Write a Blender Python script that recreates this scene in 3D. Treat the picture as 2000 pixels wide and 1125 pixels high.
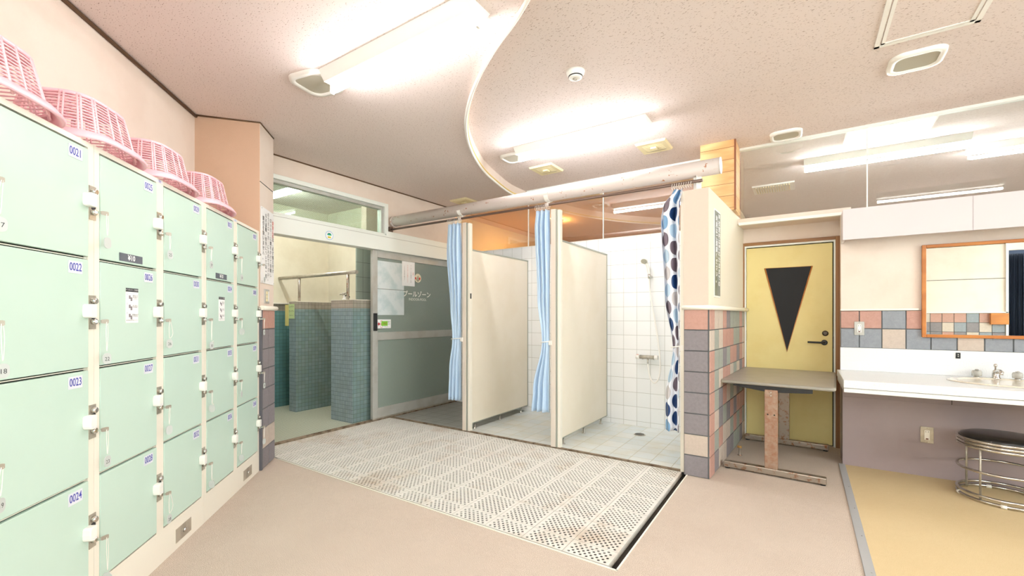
import bpy, math, random
from mathutils import Matrix, Vector
for _o in list(bpy.data.objects): bpy.data.objects.remove(_o)
S = bpy.context.scene
COL = S.collection
PI = math.pi
random.seed(7)

# ---------------------------------------------------------------- camera
cam = bpy.data.cameras.new('camera'); cam.sensor_width = 36; cam.lens = 861/2000*36
cam.shift_y = 55.5/2000; cam.clip_start = .02
camo = bpy.data.objects.new('camera', cam); COL.objects.link(camo)
camo.location = (0, 0, 1.3); camo.rotation_euler = (PI/2, 0, math.radians(33.5))
S.camera = camo
# ---------------------------------------------------------------- world, exposure
w = bpy.data.worlds.new('world'); S.world = w; w.use_nodes = True
w.node_tree.nodes['Background'].inputs[0].default_value = (1, .985, .99, 1)
w.node_tree.nodes['Background'].inputs[1].default_value = 3.2
S.view_settings.view_transform = 'Standard'; S.view_settings.look = 'None'
S.view_settings.exposure = 1.25; S.view_settings.gamma = 1; S.view_settings.use_curve_mapping = False
S.cycles.max_bounces = 9; S.cycles.diffuse_bounces = 5; S.cycles.glossy_bounces = 4
S.cycles.transparent_max_bounces = 12; S.cycles.sample_clamp_indirect = 8
TUBE_STRENGTH = 34.0

# ---------------------------------------------------------------- helpers
class MB:
    def __init__(s, M=None): s.v = []; s.f = []; s.mi = []; s.sm = []; s.M = M or Matrix(); s.m = 0
    def add(s, vs, fs, smooth=False):
        b = len(s.v); s.v += [tuple(s.M @ Vector(p)) for p in vs]
        for f in fs: s.f.append([b+i for i in f]); s.mi.append(s.m); s.sm.append(smooth)
    def box(s, x0, x1, y0, y1, z0, z1):
        x0, x1 = sorted((x0, x1)); y0, y1 = sorted((y0, y1)); z0, z1 = sorted((z0, z1))
        s.add([(x0,y0,z0),(x1,y0,z0),(x1,y1,z0),(x0,y1,z0),(x0,y0,z1),(x1,y0,z1),(x1,y1,z1),(x0,y1,z1)],
              [(3,2,1,0),(4,5,6,7),(0,1,5,4),(1,2,6,5),(2,3,7,6),(3,0,4,7)]); return s
    def prism(s, poly, z0, z1, smooth=False):
        n = len(poly)
        s.add([(x,y,z0) for x,y in poly]+[(x,y,z1) for x,y in poly], [])
        b = len(s.v)-2*n
        s.f.append([b+i for i in reversed(range(n))]); s.f.append([b+n+i for i in range(n)]); s.mi += [s.m]*2; s.sm += [False]*2
        for i in range(n):
            j = (i+1) % n; s.f.append([b+i,b+j,b+n+j,b+n+i]); s.mi.append(s.m); s.sm.append(smooth)
        return s
    def tube(s, pts, r, n=10, closed=False, cap=True):
        pts = [Vector(p) for p in pts]; m = len(pts); vs = []; prev = None
        for i, p in enumerate(pts):
            if closed: t = pts[(i+1) % m]-pts[i-1]
            else: t = pts[min(i+1, m-1)]-pts[max(i-1, 0)]
            t.normalize()
            if prev is None:
                a = Vector((0,0,1)) if abs(t.z) < .9 else Vector((1,0,0)); u = t.cross(a).normalized()
            else: u = (prev-t*prev.dot(t)).normalized()
            prev = u; q = t.cross(u); rr = r[i] if isinstance(r, (list, tuple)) else r
            for k in range(n):
                a = 2*PI*k/n; vs.append(tuple(p+u*(rr*math.cos(a))+q*(rr*math.sin(a))))
        fs = []
        for i in range(m if closed else m-1):
            j = (i+1) % m
            for k in range(n): l = (k+1) % n; fs.append((i*n+k, i*n+l, j*n+l, j*n+k))
        s.add(vs, fs, True)
        if not closed and cap:
            b = len(s.v)-len(vs); s.f.append([b+k for k in reversed(range(n))]); s.f.append([b+(m-1)*n+k for k in range(n)]); s.mi += [s.m]*2; s.sm += [False]*2
        return s
    def lathe(s, prof, c=(0,0,0), n=28, sx=1, sy=1, M=None):
        vs = []; 
        for r, z in prof:
            for k in range(n):
                a = 2*PI*k/n; p = Vector((r*math.cos(a)*sx, r*math.sin(a)*sy, z))
                if M: p = M @ p
                vs.append((c[0]+p.x, c[1]+p.y, c[2]+p.z))
        fs = [(i*n+k, i*n+(k+1) % n, (i+1)*n+(k+1) % n, (i+1)*n+k) for i in range(len(prof)-1) for k in range(n)]
        s.add(vs, fs, True); b = len(s.v)-len(vs)
        s.f.append([b+k for k in reversed(range(n))]); s.f.append([b+(len(prof)-1)*n+k for k in range(n)]); s.mi += [s.m]*2; s.sm += [False]*2
        return s
    def mesh(s, name, mat, bev=0):
        me = bpy.data.meshes.new(name); me.from_pydata(s.v, [], s.f)
        for m in (mat if isinstance(mat, list) else [mat]): me.materials.append(m)
        me.polygons.foreach_set('material_index', s.mi); me.polygons.foreach_set('use_smooth', s.sm); me.update()
        return me
    def build(s, name, mat, parent=None, bev=0, loc=None):
        return inst(name, s.mesh(name, mat), parent, loc, bev)
def inst(name, me, parent=None, loc=None, bev=0):
    o = bpy.data.objects.new(name, me); COL.objects.link(o)
    if parent: o.parent = parent
    if loc: o.location = loc
    if bev:
        b = o.modifiers.new('bevel', 'BEVEL'); b.width = bev; b.segments = 2; b.limit_method = 'ANGLE'; b.angle_limit = math.radians(50)
    return o
def B(*a): return MB().box(*a)
def tag(o, label, cat, group=None, kind=None):
    o['label'] = label
    if cat: o['category'] = cat
    if group: o['group'] = group
    if kind: o['kind'] = kind
    return o
def thing(name, label, cat, loc=(0,0,0), rz=0, group=None):
    o = bpy.data.objects.new(name, None); COL.objects.link(o); o.location = loc; o.rotation_euler = (0,0,rz)
    o.empty_display_size = .05
    return tag(o, label, cat, group)
def struct(o): o['kind'] = 'structure'; return o
def sroot(name, loc=(0,0,0), rz=0):
    o = bpy.data.objects.new(name, None); COL.objects.link(o); o.location = loc; o.rotation_euler = (0,0,rz); return struct(o)
FY = Matrix(((1,0,0,0),(0,0,-1,0),(0,1,0,0),(0,0,0,1)))        # writing on a surface facing -y
FX = Matrix(((0,0,1,0),(1,0,0,0),(0,1,0,0),(0,0,0,1)))         # writing on a surface facing +x
def text(body, size, mat, parent, loc, F=FY, name='lettering', align='CENTER', sx=1, shear=0, bold=0, line=1.0):
    cu = bpy.data.curves.new(name, 'FONT'); cu.body = body; cu.size = size; cu.align_x = align; cu.align_y = 'CENTER'
    cu.offset = bold; cu.space_line = line; cu.resolution_u = 3
    t = bpy.data.objects.new(name, cu); COL.objects.link(t)
    me = bpy.data.meshes.new_from_object(t.evaluated_get(bpy.context.evaluated_depsgraph_get()))
    bpy.data.objects.remove(t); bpy.data.curves.remove(cu)
    me.name = name; me.materials.clear(); me.materials.append(mat)
    me.transform(F @ Matrix.Diagonal((sx, 1, 1, 1)))
    return inst(name, me, parent, loc)

# ---------------------------------------------------------------- materials
def lin(c): return tuple((x/12.92 if x <= .04045 else ((x+.055)/1.055)**2.4) for x in [v/255 for v in c])+(1,)
class NT:
    def __init__(s, m): s.t = m.node_tree; s.N = s.t.nodes; s.L = s.t.links
    def n(s, ty, **k):
        x = s.N.new(ty)
        for a, b in k.items(): setattr(x, a, b)
        return x
    def l(s, a, b): s.L.new(a, b)
    def math(s, op, a, b=None, c=None):
        x = s.n('ShaderNodeMath', operation=op)
        for i, v in enumerate((a, b, c)):
            if v is None: continue
            if isinstance(v, (int, float)): x.inputs[i].default_value = v
            else: s.l(v, x.inputs[i])
        return x.outputs[0]
    def mix(s, f, a, b):
        x = s.n('ShaderNodeMix', data_type='RGBA')
        for i, v in ((0, f), (6, a), (7, b)):
            if isinstance(v, (int, float)): x.inputs[i].default_value = v
            elif isinstance(v, tuple): x.inputs[i].default_value = v
            else: s.l(v, x.inputs[i])
        return x.outputs[2]
    def noise(s, co, scale, detail=2, rough=.5):
        x = s.n('ShaderNodeTexNoise'); x.inputs['Scale'].default_value = scale; x.inputs['Detail'].default_value = detail; x.inputs['Roughness'].default_value = rough
        s.l(co, x.inputs['Vector']); return x.outputs[0]
    def ramp(s, f, stops, const=False):
        x = s.n('ShaderNodeValToRGB'); s.l(f, x.inputs[0]); e = x.color_ramp.elements
        while len(e) < len(stops): e.new(.5)
        for i, (p, c) in enumerate(stops): e[i].position = p; e[i].color = c if isinstance(c, tuple) else (c,c,c,1)
        if const: x.color_ramp.interpolation = 'CONSTANT'
        return x.outputs[0]
    def mapping(s, co, sc=(1,1,1), rot=(0,0,0)):
        x = s.n('ShaderNodeMapping'); x.inputs['Scale'].default_value = sc; x.inputs['Rotation'].default_value = rot; s.l(co, x.inputs[0]); return x.outputs[0]
def base(name, rough=.5, metal=0, spec=.5):
    m = bpy.data.materials.new(name); m.use_nodes = True; t = NT(m); b = t.N['Principled BSDF']
    b.inputs['Roughness'].default_value = rough; b.inputs['Metallic'].default_value = metal; b.inputs['Specular IOR Level'].default_value = spec
    tc = t.n('ShaderNodeTexCoord').outputs['Object']
    return m, t, b, tc
def bump(t, b, h, strength, dist=.002):
    x = t.n('ShaderNodeBump'); x.inputs['Strength'].default_value = strength; x.inputs['Distance'].default_value = dist
    t.l(h, x.inputs['Height']); t.l(x.outputs[0], b.inputs['Normal'])
def mat(name, c, rough=.5, metal=0, spec=.5, c2=None, vs=3, vr=(.45,.62), bs=0, bstr=.3, bd=.002, coat=0):
    m, t, b, tc = base(name, rough, metal, spec)
    b.inputs['Base Color'].default_value = lin(c)
    if c2: t.l(t.mix(t.ramp(t.noise(tc, vs, 5, .6), [(vr[0], 0.), (vr[1], 1.)]), lin(c), lin(c2)), b.inputs['Base Color'])
    if bs: bump(t, b, t.noise(tc, bs, 2), bstr, bd)
    if coat: b.inputs['Coat Weight'].default_value = coat
    return m
def emis(name, c, s):
    m = bpy.data.materials.new(name); m.use_nodes = True; t = NT(m); t.N.remove(t.N['Principled BSDF'])
    e = t.n('ShaderNodeEmission'); e.inputs[0].default_value = lin(c); e.inputs[1].default_value = s
    t.l(e.outputs[0], t.N['Material Output'].inputs[0]); return m
def frac_edge(t, x, size, w):
    f = t.math('FRACT', t.math('DIVIDE', x, size)); d = t.math('MINIMUM', f, t.math('SUBTRACT', 1., f))
    return t.math('LESS_THAN', d, w/size/2)
def tiles(name, size, axes, grout, cols, gw=.004, rough=.25, off=(0,0), var=.0, bs=0, diag=None, stain=None, spec=.5, bd=.002):
    """square tiles; axes picks the two object axes, cols the (weight, colour) list"""
    m, t, b, tc = base(name, rough, 0, spec)
    sep = t.n('ShaderNodeSeparateXYZ'); t.l(tc, sep.inputs[0])
    a = t.math('SUBTRACT', sep.outputs[axes[0]], off[0]); c = t.math('SUBTRACT', sep.outputs[axes[1]], off[1])
    g = t.math('MAXIMUM', frac_edge(t, a, size[0], gw), frac_edge(t, c, size[1], gw))
    cmb = t.n('ShaderNodeCombineXYZ'); t.l(t.math('FLOOR', t.math('DIVIDE', a, size[0])), cmb.inputs[0]); t.l(t.math('FLOOR', t.math('DIVIDE', c, size[1])), cmb.inputs[1])
    wn = t.n('ShaderNodeTexWhiteNoise', noise_dimensions='3D'); t.l(cmb.outputs[0], wn.inputs['Vector'])
    acc = 0; st = []
    tot = sum(k for k, _ in cols)
    for k, cc in cols: st.append((acc/tot, lin(cc))); acc += k
    if len(st) == 1: st.append((1., st[0][1]))
    colr = t.ramp(wn.outputs['Value'], st, True)
    if stain: colr = t.mix(t.math('MULTIPLY', t.ramp(t.noise(tc, stain[1], 5, .65), [(.45, 0.), (.75, 1.)]), stain[2]), colr, lin(stain[0]))
    t.l(t.mix(g, colr, lin(grout)), b.inputs['Base Color'])
    h = t.math('SUBTRACT', 1., g)
    if bs: h = t.math('ADD', h, t.math('MULTIPLY', t.noise(tc, bs, 2), .6))
    bump(t, b, h, .5, bd)
    t.l(t.math('ADD', t.math('MULTIPLY', g, .4), rough), b.inputs['Roughness'])
    return m
def ceiling_mat(name, c=(228,215,210), fl=(150,124,112)):
    m, t, b, tc = base(name, .9, 0, .2)
    mp = t.mapping(tc, (1, 2.6, 1), (0, 0, .5))
    n1 = t.noise(mp, 66, 1.5, .5)
    mask = t.ramp(n1, [(.64, 0.), (.68, 1.)])
    cc = t.mix(t.noise(tc, 1.2, 3), lin(c), lin(tuple(v-6 for v in c)))
    t.l(t.mix(t.math('MULTIPLY', mask, .75), cc, lin(fl)), b.inputs['Base Color'])
    bump(t, b, t.math('SUBTRACT', 1., mask), .4, .003)
    return m
def glass(name, tint=(245,250,248), haze=0., hc=(220,225,220), r0=.04, wire=None, rough=0.):
    m = bpy.data.materials.new(name); m.use_nodes = True; t = NT(m); t.N.remove(t.N['Principled BSDF'])
    tr = t.n('ShaderNodeBsdfTransparent'); tr.inputs[0].default_value = lin(tint)
    gl = t.n('ShaderNodeBsdfGlossy'); gl.inputs['Roughness'].default_value = rough
    lw = t.n('ShaderNodeLayerWeight'); lw.inputs[0].default_value = .5; frv = t.math('ADD', t.math('MULTIPLY', t.math('POWER', lw.outputs['Facing'], 5.), 1-r0), r0)
    df = t.n('ShaderNodeBsdfDiffuse'); df.inputs[0].default_value = lin(hc)
    m1 = t.n('ShaderNodeMixShader'); t.l(tr.outputs[0], m1.inputs[1]); t.l(df.outputs[0], m1.inputs[2]); m1.inputs[0].default_value = haze
    if wire:
        tc = t.n('ShaderNodeTexCoord').outputs['Object']; sep = t.n('ShaderNodeSeparateXYZ'); t.l(tc, sep.inputs[0])
        a = t.math('ADD', sep.outputs[wire[0]], sep.outputs[2]); c = t.math('SUBTRACT', sep.outputs[wire[0]], sep.outputs[2])
        g = t.math('MAXIMUM', frac_edge(t, a, wire[1], wire[2]), frac_edge(t, c, wire[1], wire[2]))
        t.l(t.math('ADD', haze, t.math('MULTIPLY', g, wire[3])), m1.inputs[0])
    m2 = t.n('ShaderNodeMixShader'); t.l(frv, m2.inputs[0]); t.l(m1.outputs[0], m2.inputs[1]); t.l(gl.outputs[0], m2.inputs[2])
    t.l(m2.outputs[0], t.N['Material Output'].inputs[0]); return m
def wood(name, c1, c2, axis=0, scale=14, rough=.45, planks=0):
    m, t, b, tc = base(name, rough)
    sc = [7, 7, 7]; sc[axis] = .6
    n = t.noise(t.mapping(tc, tuple(sc)), scale/7, 4, .6)
    wv = t.n('ShaderNodeTexWave'); wv.inputs['Scale'].default_value = 1.2; wv.inputs['Distortion'].default_value = 7; wv.inputs['Detail'].default_value = 2
    t.l(t.mapping(tc, tuple(sc)), wv.inputs[0])
    col = t.mix(t.math('MULTIPLY', t.math('ADD', n, wv.outputs[1]), .5), lin(c1), lin(c2))
    if planks:
        sep = t.n('ShaderNodeSeparateXYZ'); t.l(tc, sep.inputs[0]); g = frac_edge(t, sep.outputs[2], planks, .004)
        col = t.mix(g, col, lin((120,80,40))); bump(t, b, t.math('SUBTRACT', 1., g), .6, .003)
    t.l(col, b.inputs['Base Color']); return m
def carpet(name, c, c2, scale=260, bs=.5):
    m, t, b, tc = base(name, .95, 0, .1)
    n = t.noise(tc, scale, 2, .7); n2 = t.noise(tc, 1.6, 4, .6); n3 = t.noise(tc, 28, 3, .6)
    f = t.math('ADD', t.math('MULTIPLY', t.ramp(n, [(.42, 0.), (.56, 1.)]), .7), t.math('ADD', t.math('MULTIPLY', n2, .3), t.math('MULTIPLY', n3, .2)))
    t.l(t.mix(f, lin(c2), lin(c)), b.inputs['Base Color']); bump(t, b, n, bs, .003); return m

M_ceil = ceiling_mat('ceiling_board')
M_wall = mat('stucco_wall', (229,215,203), .85, c2=(224,208,195), vs=2, bs=220, bstr=.35, bd=.003, spec=.2)
M_wall_shade = mat('stucco_wall_shade', (208,176,152), .85, c2=(202,170,146), vs=2, bs=220, bstr=.4, bd=.003, spec=.2)  # wall stucco with the shade of the column's side face put into its colour
M_wallp = mat('stucco_wall_pink', (222,198,184), .85, bs=220, bstr=.5, bd=.003, spec=.2)
M_carpet = carpet('beige_carpet', (216,202,188), (140,124,110), 330, .12)
M_vinyl = carpet('yellow_mat', (218,198,160), (182,158,116), 480, .2)
M_poolfloor = tiles('nonslip_floor', (.028,.028), (0,1), (150,155,138), [(1,(196,200,182))], .006, .5)
M_white_tile = tiles('white_ceramic', (.161,.1695), (0,2), (180,180,174), [(1,(240,241,241)),(1,(236,238,238))], .004, .12, off=(-1.81,2.094))
M_white_tile_y = tiles('white_ceramic_side', (.161,.1695), (1,2), (176,176,168), [(1,(236,238,234))], .004, .12, off=(.1,2.094))
M_shower_floor = tiles('pale_floor_tile', (.19,.19), (0,1), (172,168,146), [(1,(226,234,236)),(1,(221,231,234)),(1,(230,236,236))], .005, .22, off=(0,.03), stain=((222,214,190),3,.6))
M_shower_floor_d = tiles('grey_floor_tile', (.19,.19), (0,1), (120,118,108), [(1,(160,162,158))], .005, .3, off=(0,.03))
TEAL = [(1,(122,146,146)),(1,(118,142,144)),(1,(128,150,152)),(1,(120,144,140))]
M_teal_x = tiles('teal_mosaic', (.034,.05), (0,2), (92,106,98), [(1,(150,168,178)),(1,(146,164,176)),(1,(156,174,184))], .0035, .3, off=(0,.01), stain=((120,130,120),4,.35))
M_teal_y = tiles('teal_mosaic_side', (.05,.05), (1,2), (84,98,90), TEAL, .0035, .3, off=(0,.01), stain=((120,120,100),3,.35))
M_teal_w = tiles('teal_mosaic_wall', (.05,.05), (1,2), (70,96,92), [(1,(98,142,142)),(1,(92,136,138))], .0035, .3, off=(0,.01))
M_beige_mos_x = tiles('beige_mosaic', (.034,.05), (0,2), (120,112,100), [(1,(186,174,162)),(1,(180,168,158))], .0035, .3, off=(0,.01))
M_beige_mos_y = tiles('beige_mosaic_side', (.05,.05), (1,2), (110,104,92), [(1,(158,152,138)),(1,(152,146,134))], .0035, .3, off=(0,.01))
M_pooltile = tiles('large_grey_tile', (.183,.19), (1,2), (96,102,92), [(1,(150,160,148))], .004, .4, off=(5.0,.10))
M_grout = mat('dark_grout', (92,96,98), .9)
BT = lambda n, c: mat(n, c, .75, c2=tuple(v-10 for v in c), vs=40, vr=(.3,.7), bs=160, bstr=.6, bd=.004, spec=.3)
T_grey, T_pink, T_beige, T_green, T_blue = BT('tile_grey',(142,136,140)), BT('tile_pink',(192,152,140)), BT('tile_beige',(202,188,176)), BT('tile_greenish',(162,166,158)), BT('tile_blue_grey',(150,155,162))
M_cream = mat('cream_enamel', (238,233,220), .35, coat=.1)
M_post = mat('post_laminate', (222,210,198), .4)
M_green = mat('locker_mint', (194,218,206), .38, c2=(190,215,202), vs=1.5, spec=.4)
M_dark = mat('dark_gap', (38,44,38), .8)
M_pink = mat('pink_plastic', (255,200,212), .35); M_pink.node_tree.nodes['Principled BSDF'].inputs['Subsurface Weight'].default_value = .0
M_chrome = mat('chrome', (214,212,208), .12, 1)
M_steel = mat('brushed_steel', (196,190,178), .35, .65, c2=(176,170,158), vs=12)
M_steel_r = mat('rusty_steel', (170,160,148), .4, .75, c2=(146,98,66), vs=26, vr=(.52,.66))
M_post_r = mat('rusty_table_post', (168,148,130), .5, .3, c2=(152,110,86), vs=34, vr=(.3,.66))
M_alu = mat('aluminium', (232,236,230), .4, .0)
M_alu_d = mat('dull_aluminium', (186,186,181), .45, .2, c2=(178,176,169), vs=6)
M_alu_s = mat('satin_aluminium', (186,188,190), .4, .3)
M_white = mat('white_plastic', (240,238,232), .35)
M_whitep = mat('white_paint', (238,236,230), .5)
M_black = mat('black_plastic', (26,27,28), .4)
M_ink = mat('black_ink', (48,50,54), .7); M_red = mat('red_ink', (206,84,70), .7); M_blue = mat('blue_ink', (62,66,170), .6)
M_paper = mat('white_paper', (242,242,242), .7); M_lav = mat('number_backing', (222,226,234), .6)
M_pipe = mat('painted_pipe', (206,194,188), .45, c2=(160,100,62), vs=24, vr=(.64,.67))
M_rod = mat('dark_rod', (112,92,82), .4, .5)
M_panel = mat('partition_laminate', (238,230,214), .4, c2=(235,226,208), vs=2)
M_edge = mat('partition_edge', (168,172,162), .4, .4)
M_yellow = mat('yellow_door_paint', (228,211,146), .45, c2=(224,205,138), vs=2.2, spec=.35)
M_oak = wood('oak_trim', (158,112,62), (126,82,40), 2, 16)
M_oakx = wood('oak_trim_horizontal', (158,112,62), (126,82,40), 0, 16)
M_mframe = wood('orange_frame_wood', (200,130,60), (172,100,38), 0, 12, .35)
M_plank = wood('pine_planks', (240,206,150), (196,140,84), 0, 22, .4, .118)
M_plank_y = wood('pine_planks_side', (240,206,150), (214,164,100), 1, 22, .4, .118)
M_mesh = mat('black_screen', (34,35,38), .8, bs=400, bstr=.4)
M_tabletop = mat('grey_laminate', (168,163,156), .32, c2=(160,155,147), vs=7)
M_tedge = mat('grey_edge', (150,146,136), .4)
M_counter = mat('speckled_counter', (230,232,234), .28, c2=(206,208,210), vs=170, vr=(.55,.68))
M_lilac = mat('lilac_panel', (158,144,146), .5, c2=(152,138,140), vs=1.5)
M_valance = mat('valance_laminate', (208,200,202), .45)
M_mirror = mat('mirror_silver', (235,240,236), 0.0, 1)
M_basin = mat('basin_ceramic', (236,226,208), .15, coat=.4)
M_acrylic = mat('clear_acrylic', (226,226,220), .08, 0); M_acrylic.node_tree.nodes['Principled BSDF'].inputs['Transmission Weight'].default_value = .55
M_pinkp = mat('pale_pink_plastic', (255,208,216), .35)
M_leather = mat('black_vinyl', (22,22,24), .28, coat=.2)
M_grate = mat('ivory_grating', (224,220,210), .5, c2=(178,146,106), vs=2.6, vr=(.5,.76))
def _grate():
    m, t, b, tc = base('ivory_grating', .5)
    pos = t.n('ShaderNodeNewGeometry').outputs['Position']
    f = t.ramp(t.noise(pos, 1.5, 5, .7), [(.52, 0.), (.74, 1.)]); g = t.noise(pos, 45, 2)
    t.l(t.mix(t.math('MULTIPLY', f, t.math('ADD', .25, t.math('MULTIPLY', g, .9))), lin((220,217,210)), lin((172,138,98))), b.inputs['Base Color']); return m
M_grate = _grate()
M_pit = mat('dirty_drain_floor', (40,32,24), .9, c2=(22,17,12), vs=6)
M_curb = mat('stained_curb', (140,124,104), .7, c2=(92,72,52), vs=14)
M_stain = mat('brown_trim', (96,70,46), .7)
M_tlamp = emis('fluorescent_tube', (255,250,250), TUBE_STRENGTH); M_tlamp2 = emis('fluorescent_tube_bright', (252,252,255), TUBE_STRENGTH*1.7)
M_fix = mat('lamp_housing', (244,244,240), .4)
M_spk = mat('speaker_grille', (186,182,166), .6, bs=500, bstr=.3)
M_vent = mat('yellowed_plastic', (232,220,178), .5)
M_ventd = mat('vent_shadow', (176,164,128), .6)
M_yel = mat('yellow_bead', (226,200,122), .35)
M_wglass = glass('reflective_glass', (236,242,238), .02, r0=.20)
M_wglass2 = glass('dusty_glass', (246,250,248), .07, r0=.07)
M_tglass = glass('wired_glass', (226,238,230), .04, wire=(1,.022,.002,.22))
M_dglass = glass('wired_obscure_glass', (208,220,214), .5, (180,192,184), wire=(1,.022,.0024,.16), rough=.15)
M_sheet = mat('marbled_sheet', (214,222,224), .6, c2=(190,206,208), vs=5)
M_oroom = mat('peach_ceiling', (244,206,176), .9)
M_owall = mat('peach_wall', (240,218,184), .9)
M_poolwall = mat('cream_pool_wall', (222,216,196), .8, c2=(214,207,185), vs=2)
M_navy = mat('navy_curtain', (28,42,62), .8)

# ---------------------------------------------------------------- floors
CZ, LZ = 3.02, 2.94            # raised and lowered ceiling heights
GX0, GX1, GY0, GY1 = -4.44, -.83, 2.195, 3.86
f = MB()
def poly(mb, pts, z0, z1): mb.prism(pts, z0, z1)
poly(f, [(-2.6,-1),( .262,-1),(.262,2.175),(GX1+.02,2.175),(-4.44,2.175)], -.12, 0)
f.box(GX1+.03, .262, 2.175, 5.43, -.12, 0)
fl = struct(f.build('floor', M_carpet)); struct(B(-9,6,-4,12,-.25,-.12).build('leak_block_slab', M_pit))  # the slab is added unseen below all floors to block sky light leaks
struct(B(.295, 3.3, -1, 5.07, -.12, .004).build('floor_mat', M_vinyl))
struct(B(GX0, GX1+.03, 2.175, 3.88, -.12, -.035).build('floor_drain_pit', M_pit))
struct(B(-3.19, -.86, 3.90, 5.22, -.12, .004).build('floor_shower', M_shower_floor))
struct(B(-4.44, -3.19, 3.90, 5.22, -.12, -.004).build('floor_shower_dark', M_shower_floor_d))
struct(B(-6.8, -4.50, .4, 4.4, -.12, .0).build('floor_pool', M_poolfloor))
struct(B(-4.44, -.86, 3.868, 3.90, -.1, .008).build('trim_1', M_curb))
t_ = MB(); t_.box(-4.50, -4.44, 2.1, 5.17, -.1, .012); t_.box(-4.485, -4.478, 2.1, 5.17, .012, .018); t_.box(-4.462, -4.455, 2.1, 5.17, .012, .018)
struct(t_.build('trim_2', M_curb))
t_ = MB(); t_.box(GX1+.028, GX1+.036, 2.17, 3.87, -.1, .004); t_.box(-4.0, GX1+.036, 2.168, 2.178, -.1, .004)
struct(t_.build('trim_3', M_cream))
strip = B(.255, .302, -1, 4.83, 0, .008).build('trim_4', M_alu_s, bev=.003); struct(strip)
for k in range(9): MB().lathe([(.004,0),(.003,.0015)], (.285, .6+k*.45, .008), 10).build('screw', M_chrome, strip)

# grating tiles
def grate_mesh(w, h, name):
    mb = MB(); p = .034; r = .0087; n = 8; mg = .012
    nx = max(1, int((w-2*mg)/p)); ny = max(1, int((h-2*mg)/.0195)); px_ = (w-2*mg)/nx; py_ = (h-2*mg)/ny; z = 0.
    def quad(x0, x1, y0, y1, zz=z): mb.add([(x0,y0,zz),(x1,y0,zz),(x1,y1,zz),(x0,y1,zz)], [(0,1,2,3)])
    e = .0015
    quad(e, w-e, e, mg); quad(e, w-e, h-mg, h-e)
    for j in range(ny):
        y0 = mg+j*py_; y1 = y0+py_; sh = px_/2 if j % 2 else 0
        xs = mg+sh; cnt = nx-(1 if j % 2 else 0)
        quad(e, xs, y0, y1); quad(xs+cnt*px_, w-e, y0, y1)
        for i in range(cnt):
            x0 = xs+i*px_; x1 = x0+px_; cx = (x0+x1)/2; cy = (y0+y1)/2
            c = [(x0,y0),((x0+x1)/2,y0),(x1,y0),(x1,cy),(x1,y1),(cx,y1),(x0,y1),(x0,cy)]
            ri = [(cx+r*math.cos(a), cy+r*math.sin(a)) for a in [math.radians(225+45*k) for k in range(8)]]
            vs = [(a,b,z) for a,b in c]+[(a,b,z) for a,b in ri]+[(a,b,z-.003) for a,b in ri]
            fs = [(k,(k+1) % 8,8+(k+1) % 8,8+k) for k in range(8)]+[(8+k,8+(k+1) % 8,16+(k+1) % 8,16+k) for k in range(8)]
            mb.add(vs, fs)
    # rim sides and feet
    for x0, y0, x1, y1 in ((e,e,w-e,e),(w-e,e,w-e,h-e),(w-e,h-e,e,h-e),(e,h-e,e,e)):
        mb.add([(x0,y0,0),(x1,y0,0),(x1,y1,-.034),(x0,y0,-.034)] if False else [(x0,y0,-.034),(x1,y1,-.034),(x1,y1,0),(x0,y0,0)], [(0,1,2,3)])
    return mb.mesh(name, M_grate)
xs = [GX1-.02]
while xs[-1] > GX0+.05: xs.append(max(GX0, xs[-1]-.27))
if xs[-2]-xs[-1] < .08: xs.pop(); xs[-1] = GX0
ys = [2.195, 2.345]
while ys[-1] < GY1-.05: ys.append(min(GY1, ys[-1]+.27))
cache = {}
for i in range(len(xs)-1):
    for j in range(len(ys)-1):
        wd = round(xs[i]-xs[i+1], 3); hd = round(ys[j+1]-ys[j], 3)
        if (wd, hd) not in cache: cache[(wd, hd)] = grate_mesh(wd, hd, 'floor_grating_tile')
        o = inst('floor_grating_tile', cache[(wd, hd)], None, (xs[i+1], ys[j], -.001))
        tag(o, 'ivory perforated grating tile set in the floor drain area before the showers', 'floor grate', 'ivory grating tiles before the showers')

# ---------------------------------------------------------------- ceilings
curve = [(-3.2,5.17),(-3.2,5.0),(-3.19,4.75),(-3.10,4.384),(-2.955,3.872),(-2.66,3.276),(-2.368,2.862),(-2.09,2.569),(-1.81,2.332),(-1.516,2.126),(-1.315,2.013),(-1.161,1.905),(-.95,1.74),(-.72,1.5),(-.5,1.15),(-.35,.7),(-.28,.2),(-.25,-.4),(-.25,-1)]
def smooth(pts, it=2):
    for _ in range(it):
        q = [pts[0]]
        for a, b in zip(pts, pts[1:]): q += [tuple(a[k]*.75+b[k]*.25 for k in range(len(a))), tuple(a[k]*.25+b[k]*.75 for k in range(len(a)))]
        pts = q+[pts[-1]]
    return pts
cv = smooth(curve, 3)
struct(B(-3.4, 3.3, -1, 5.43, CZ, CZ+.06).build('ceiling', M_ceil))
lowp = [(-4.46,5.17)]+cv+[(-1.5,-1),(-4.7,2.2)]
lowp = [(-4.5,5.17)]+cv+[(-1.6,-1.05),(-4.3,1.7),(-4.5,2.0)]
m_ = MB(); n = len(lowp); m_.prism(lowp, LZ, CZ-.002)
struct(m_.build('ceiling_lowered', M_ceil))
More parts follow.
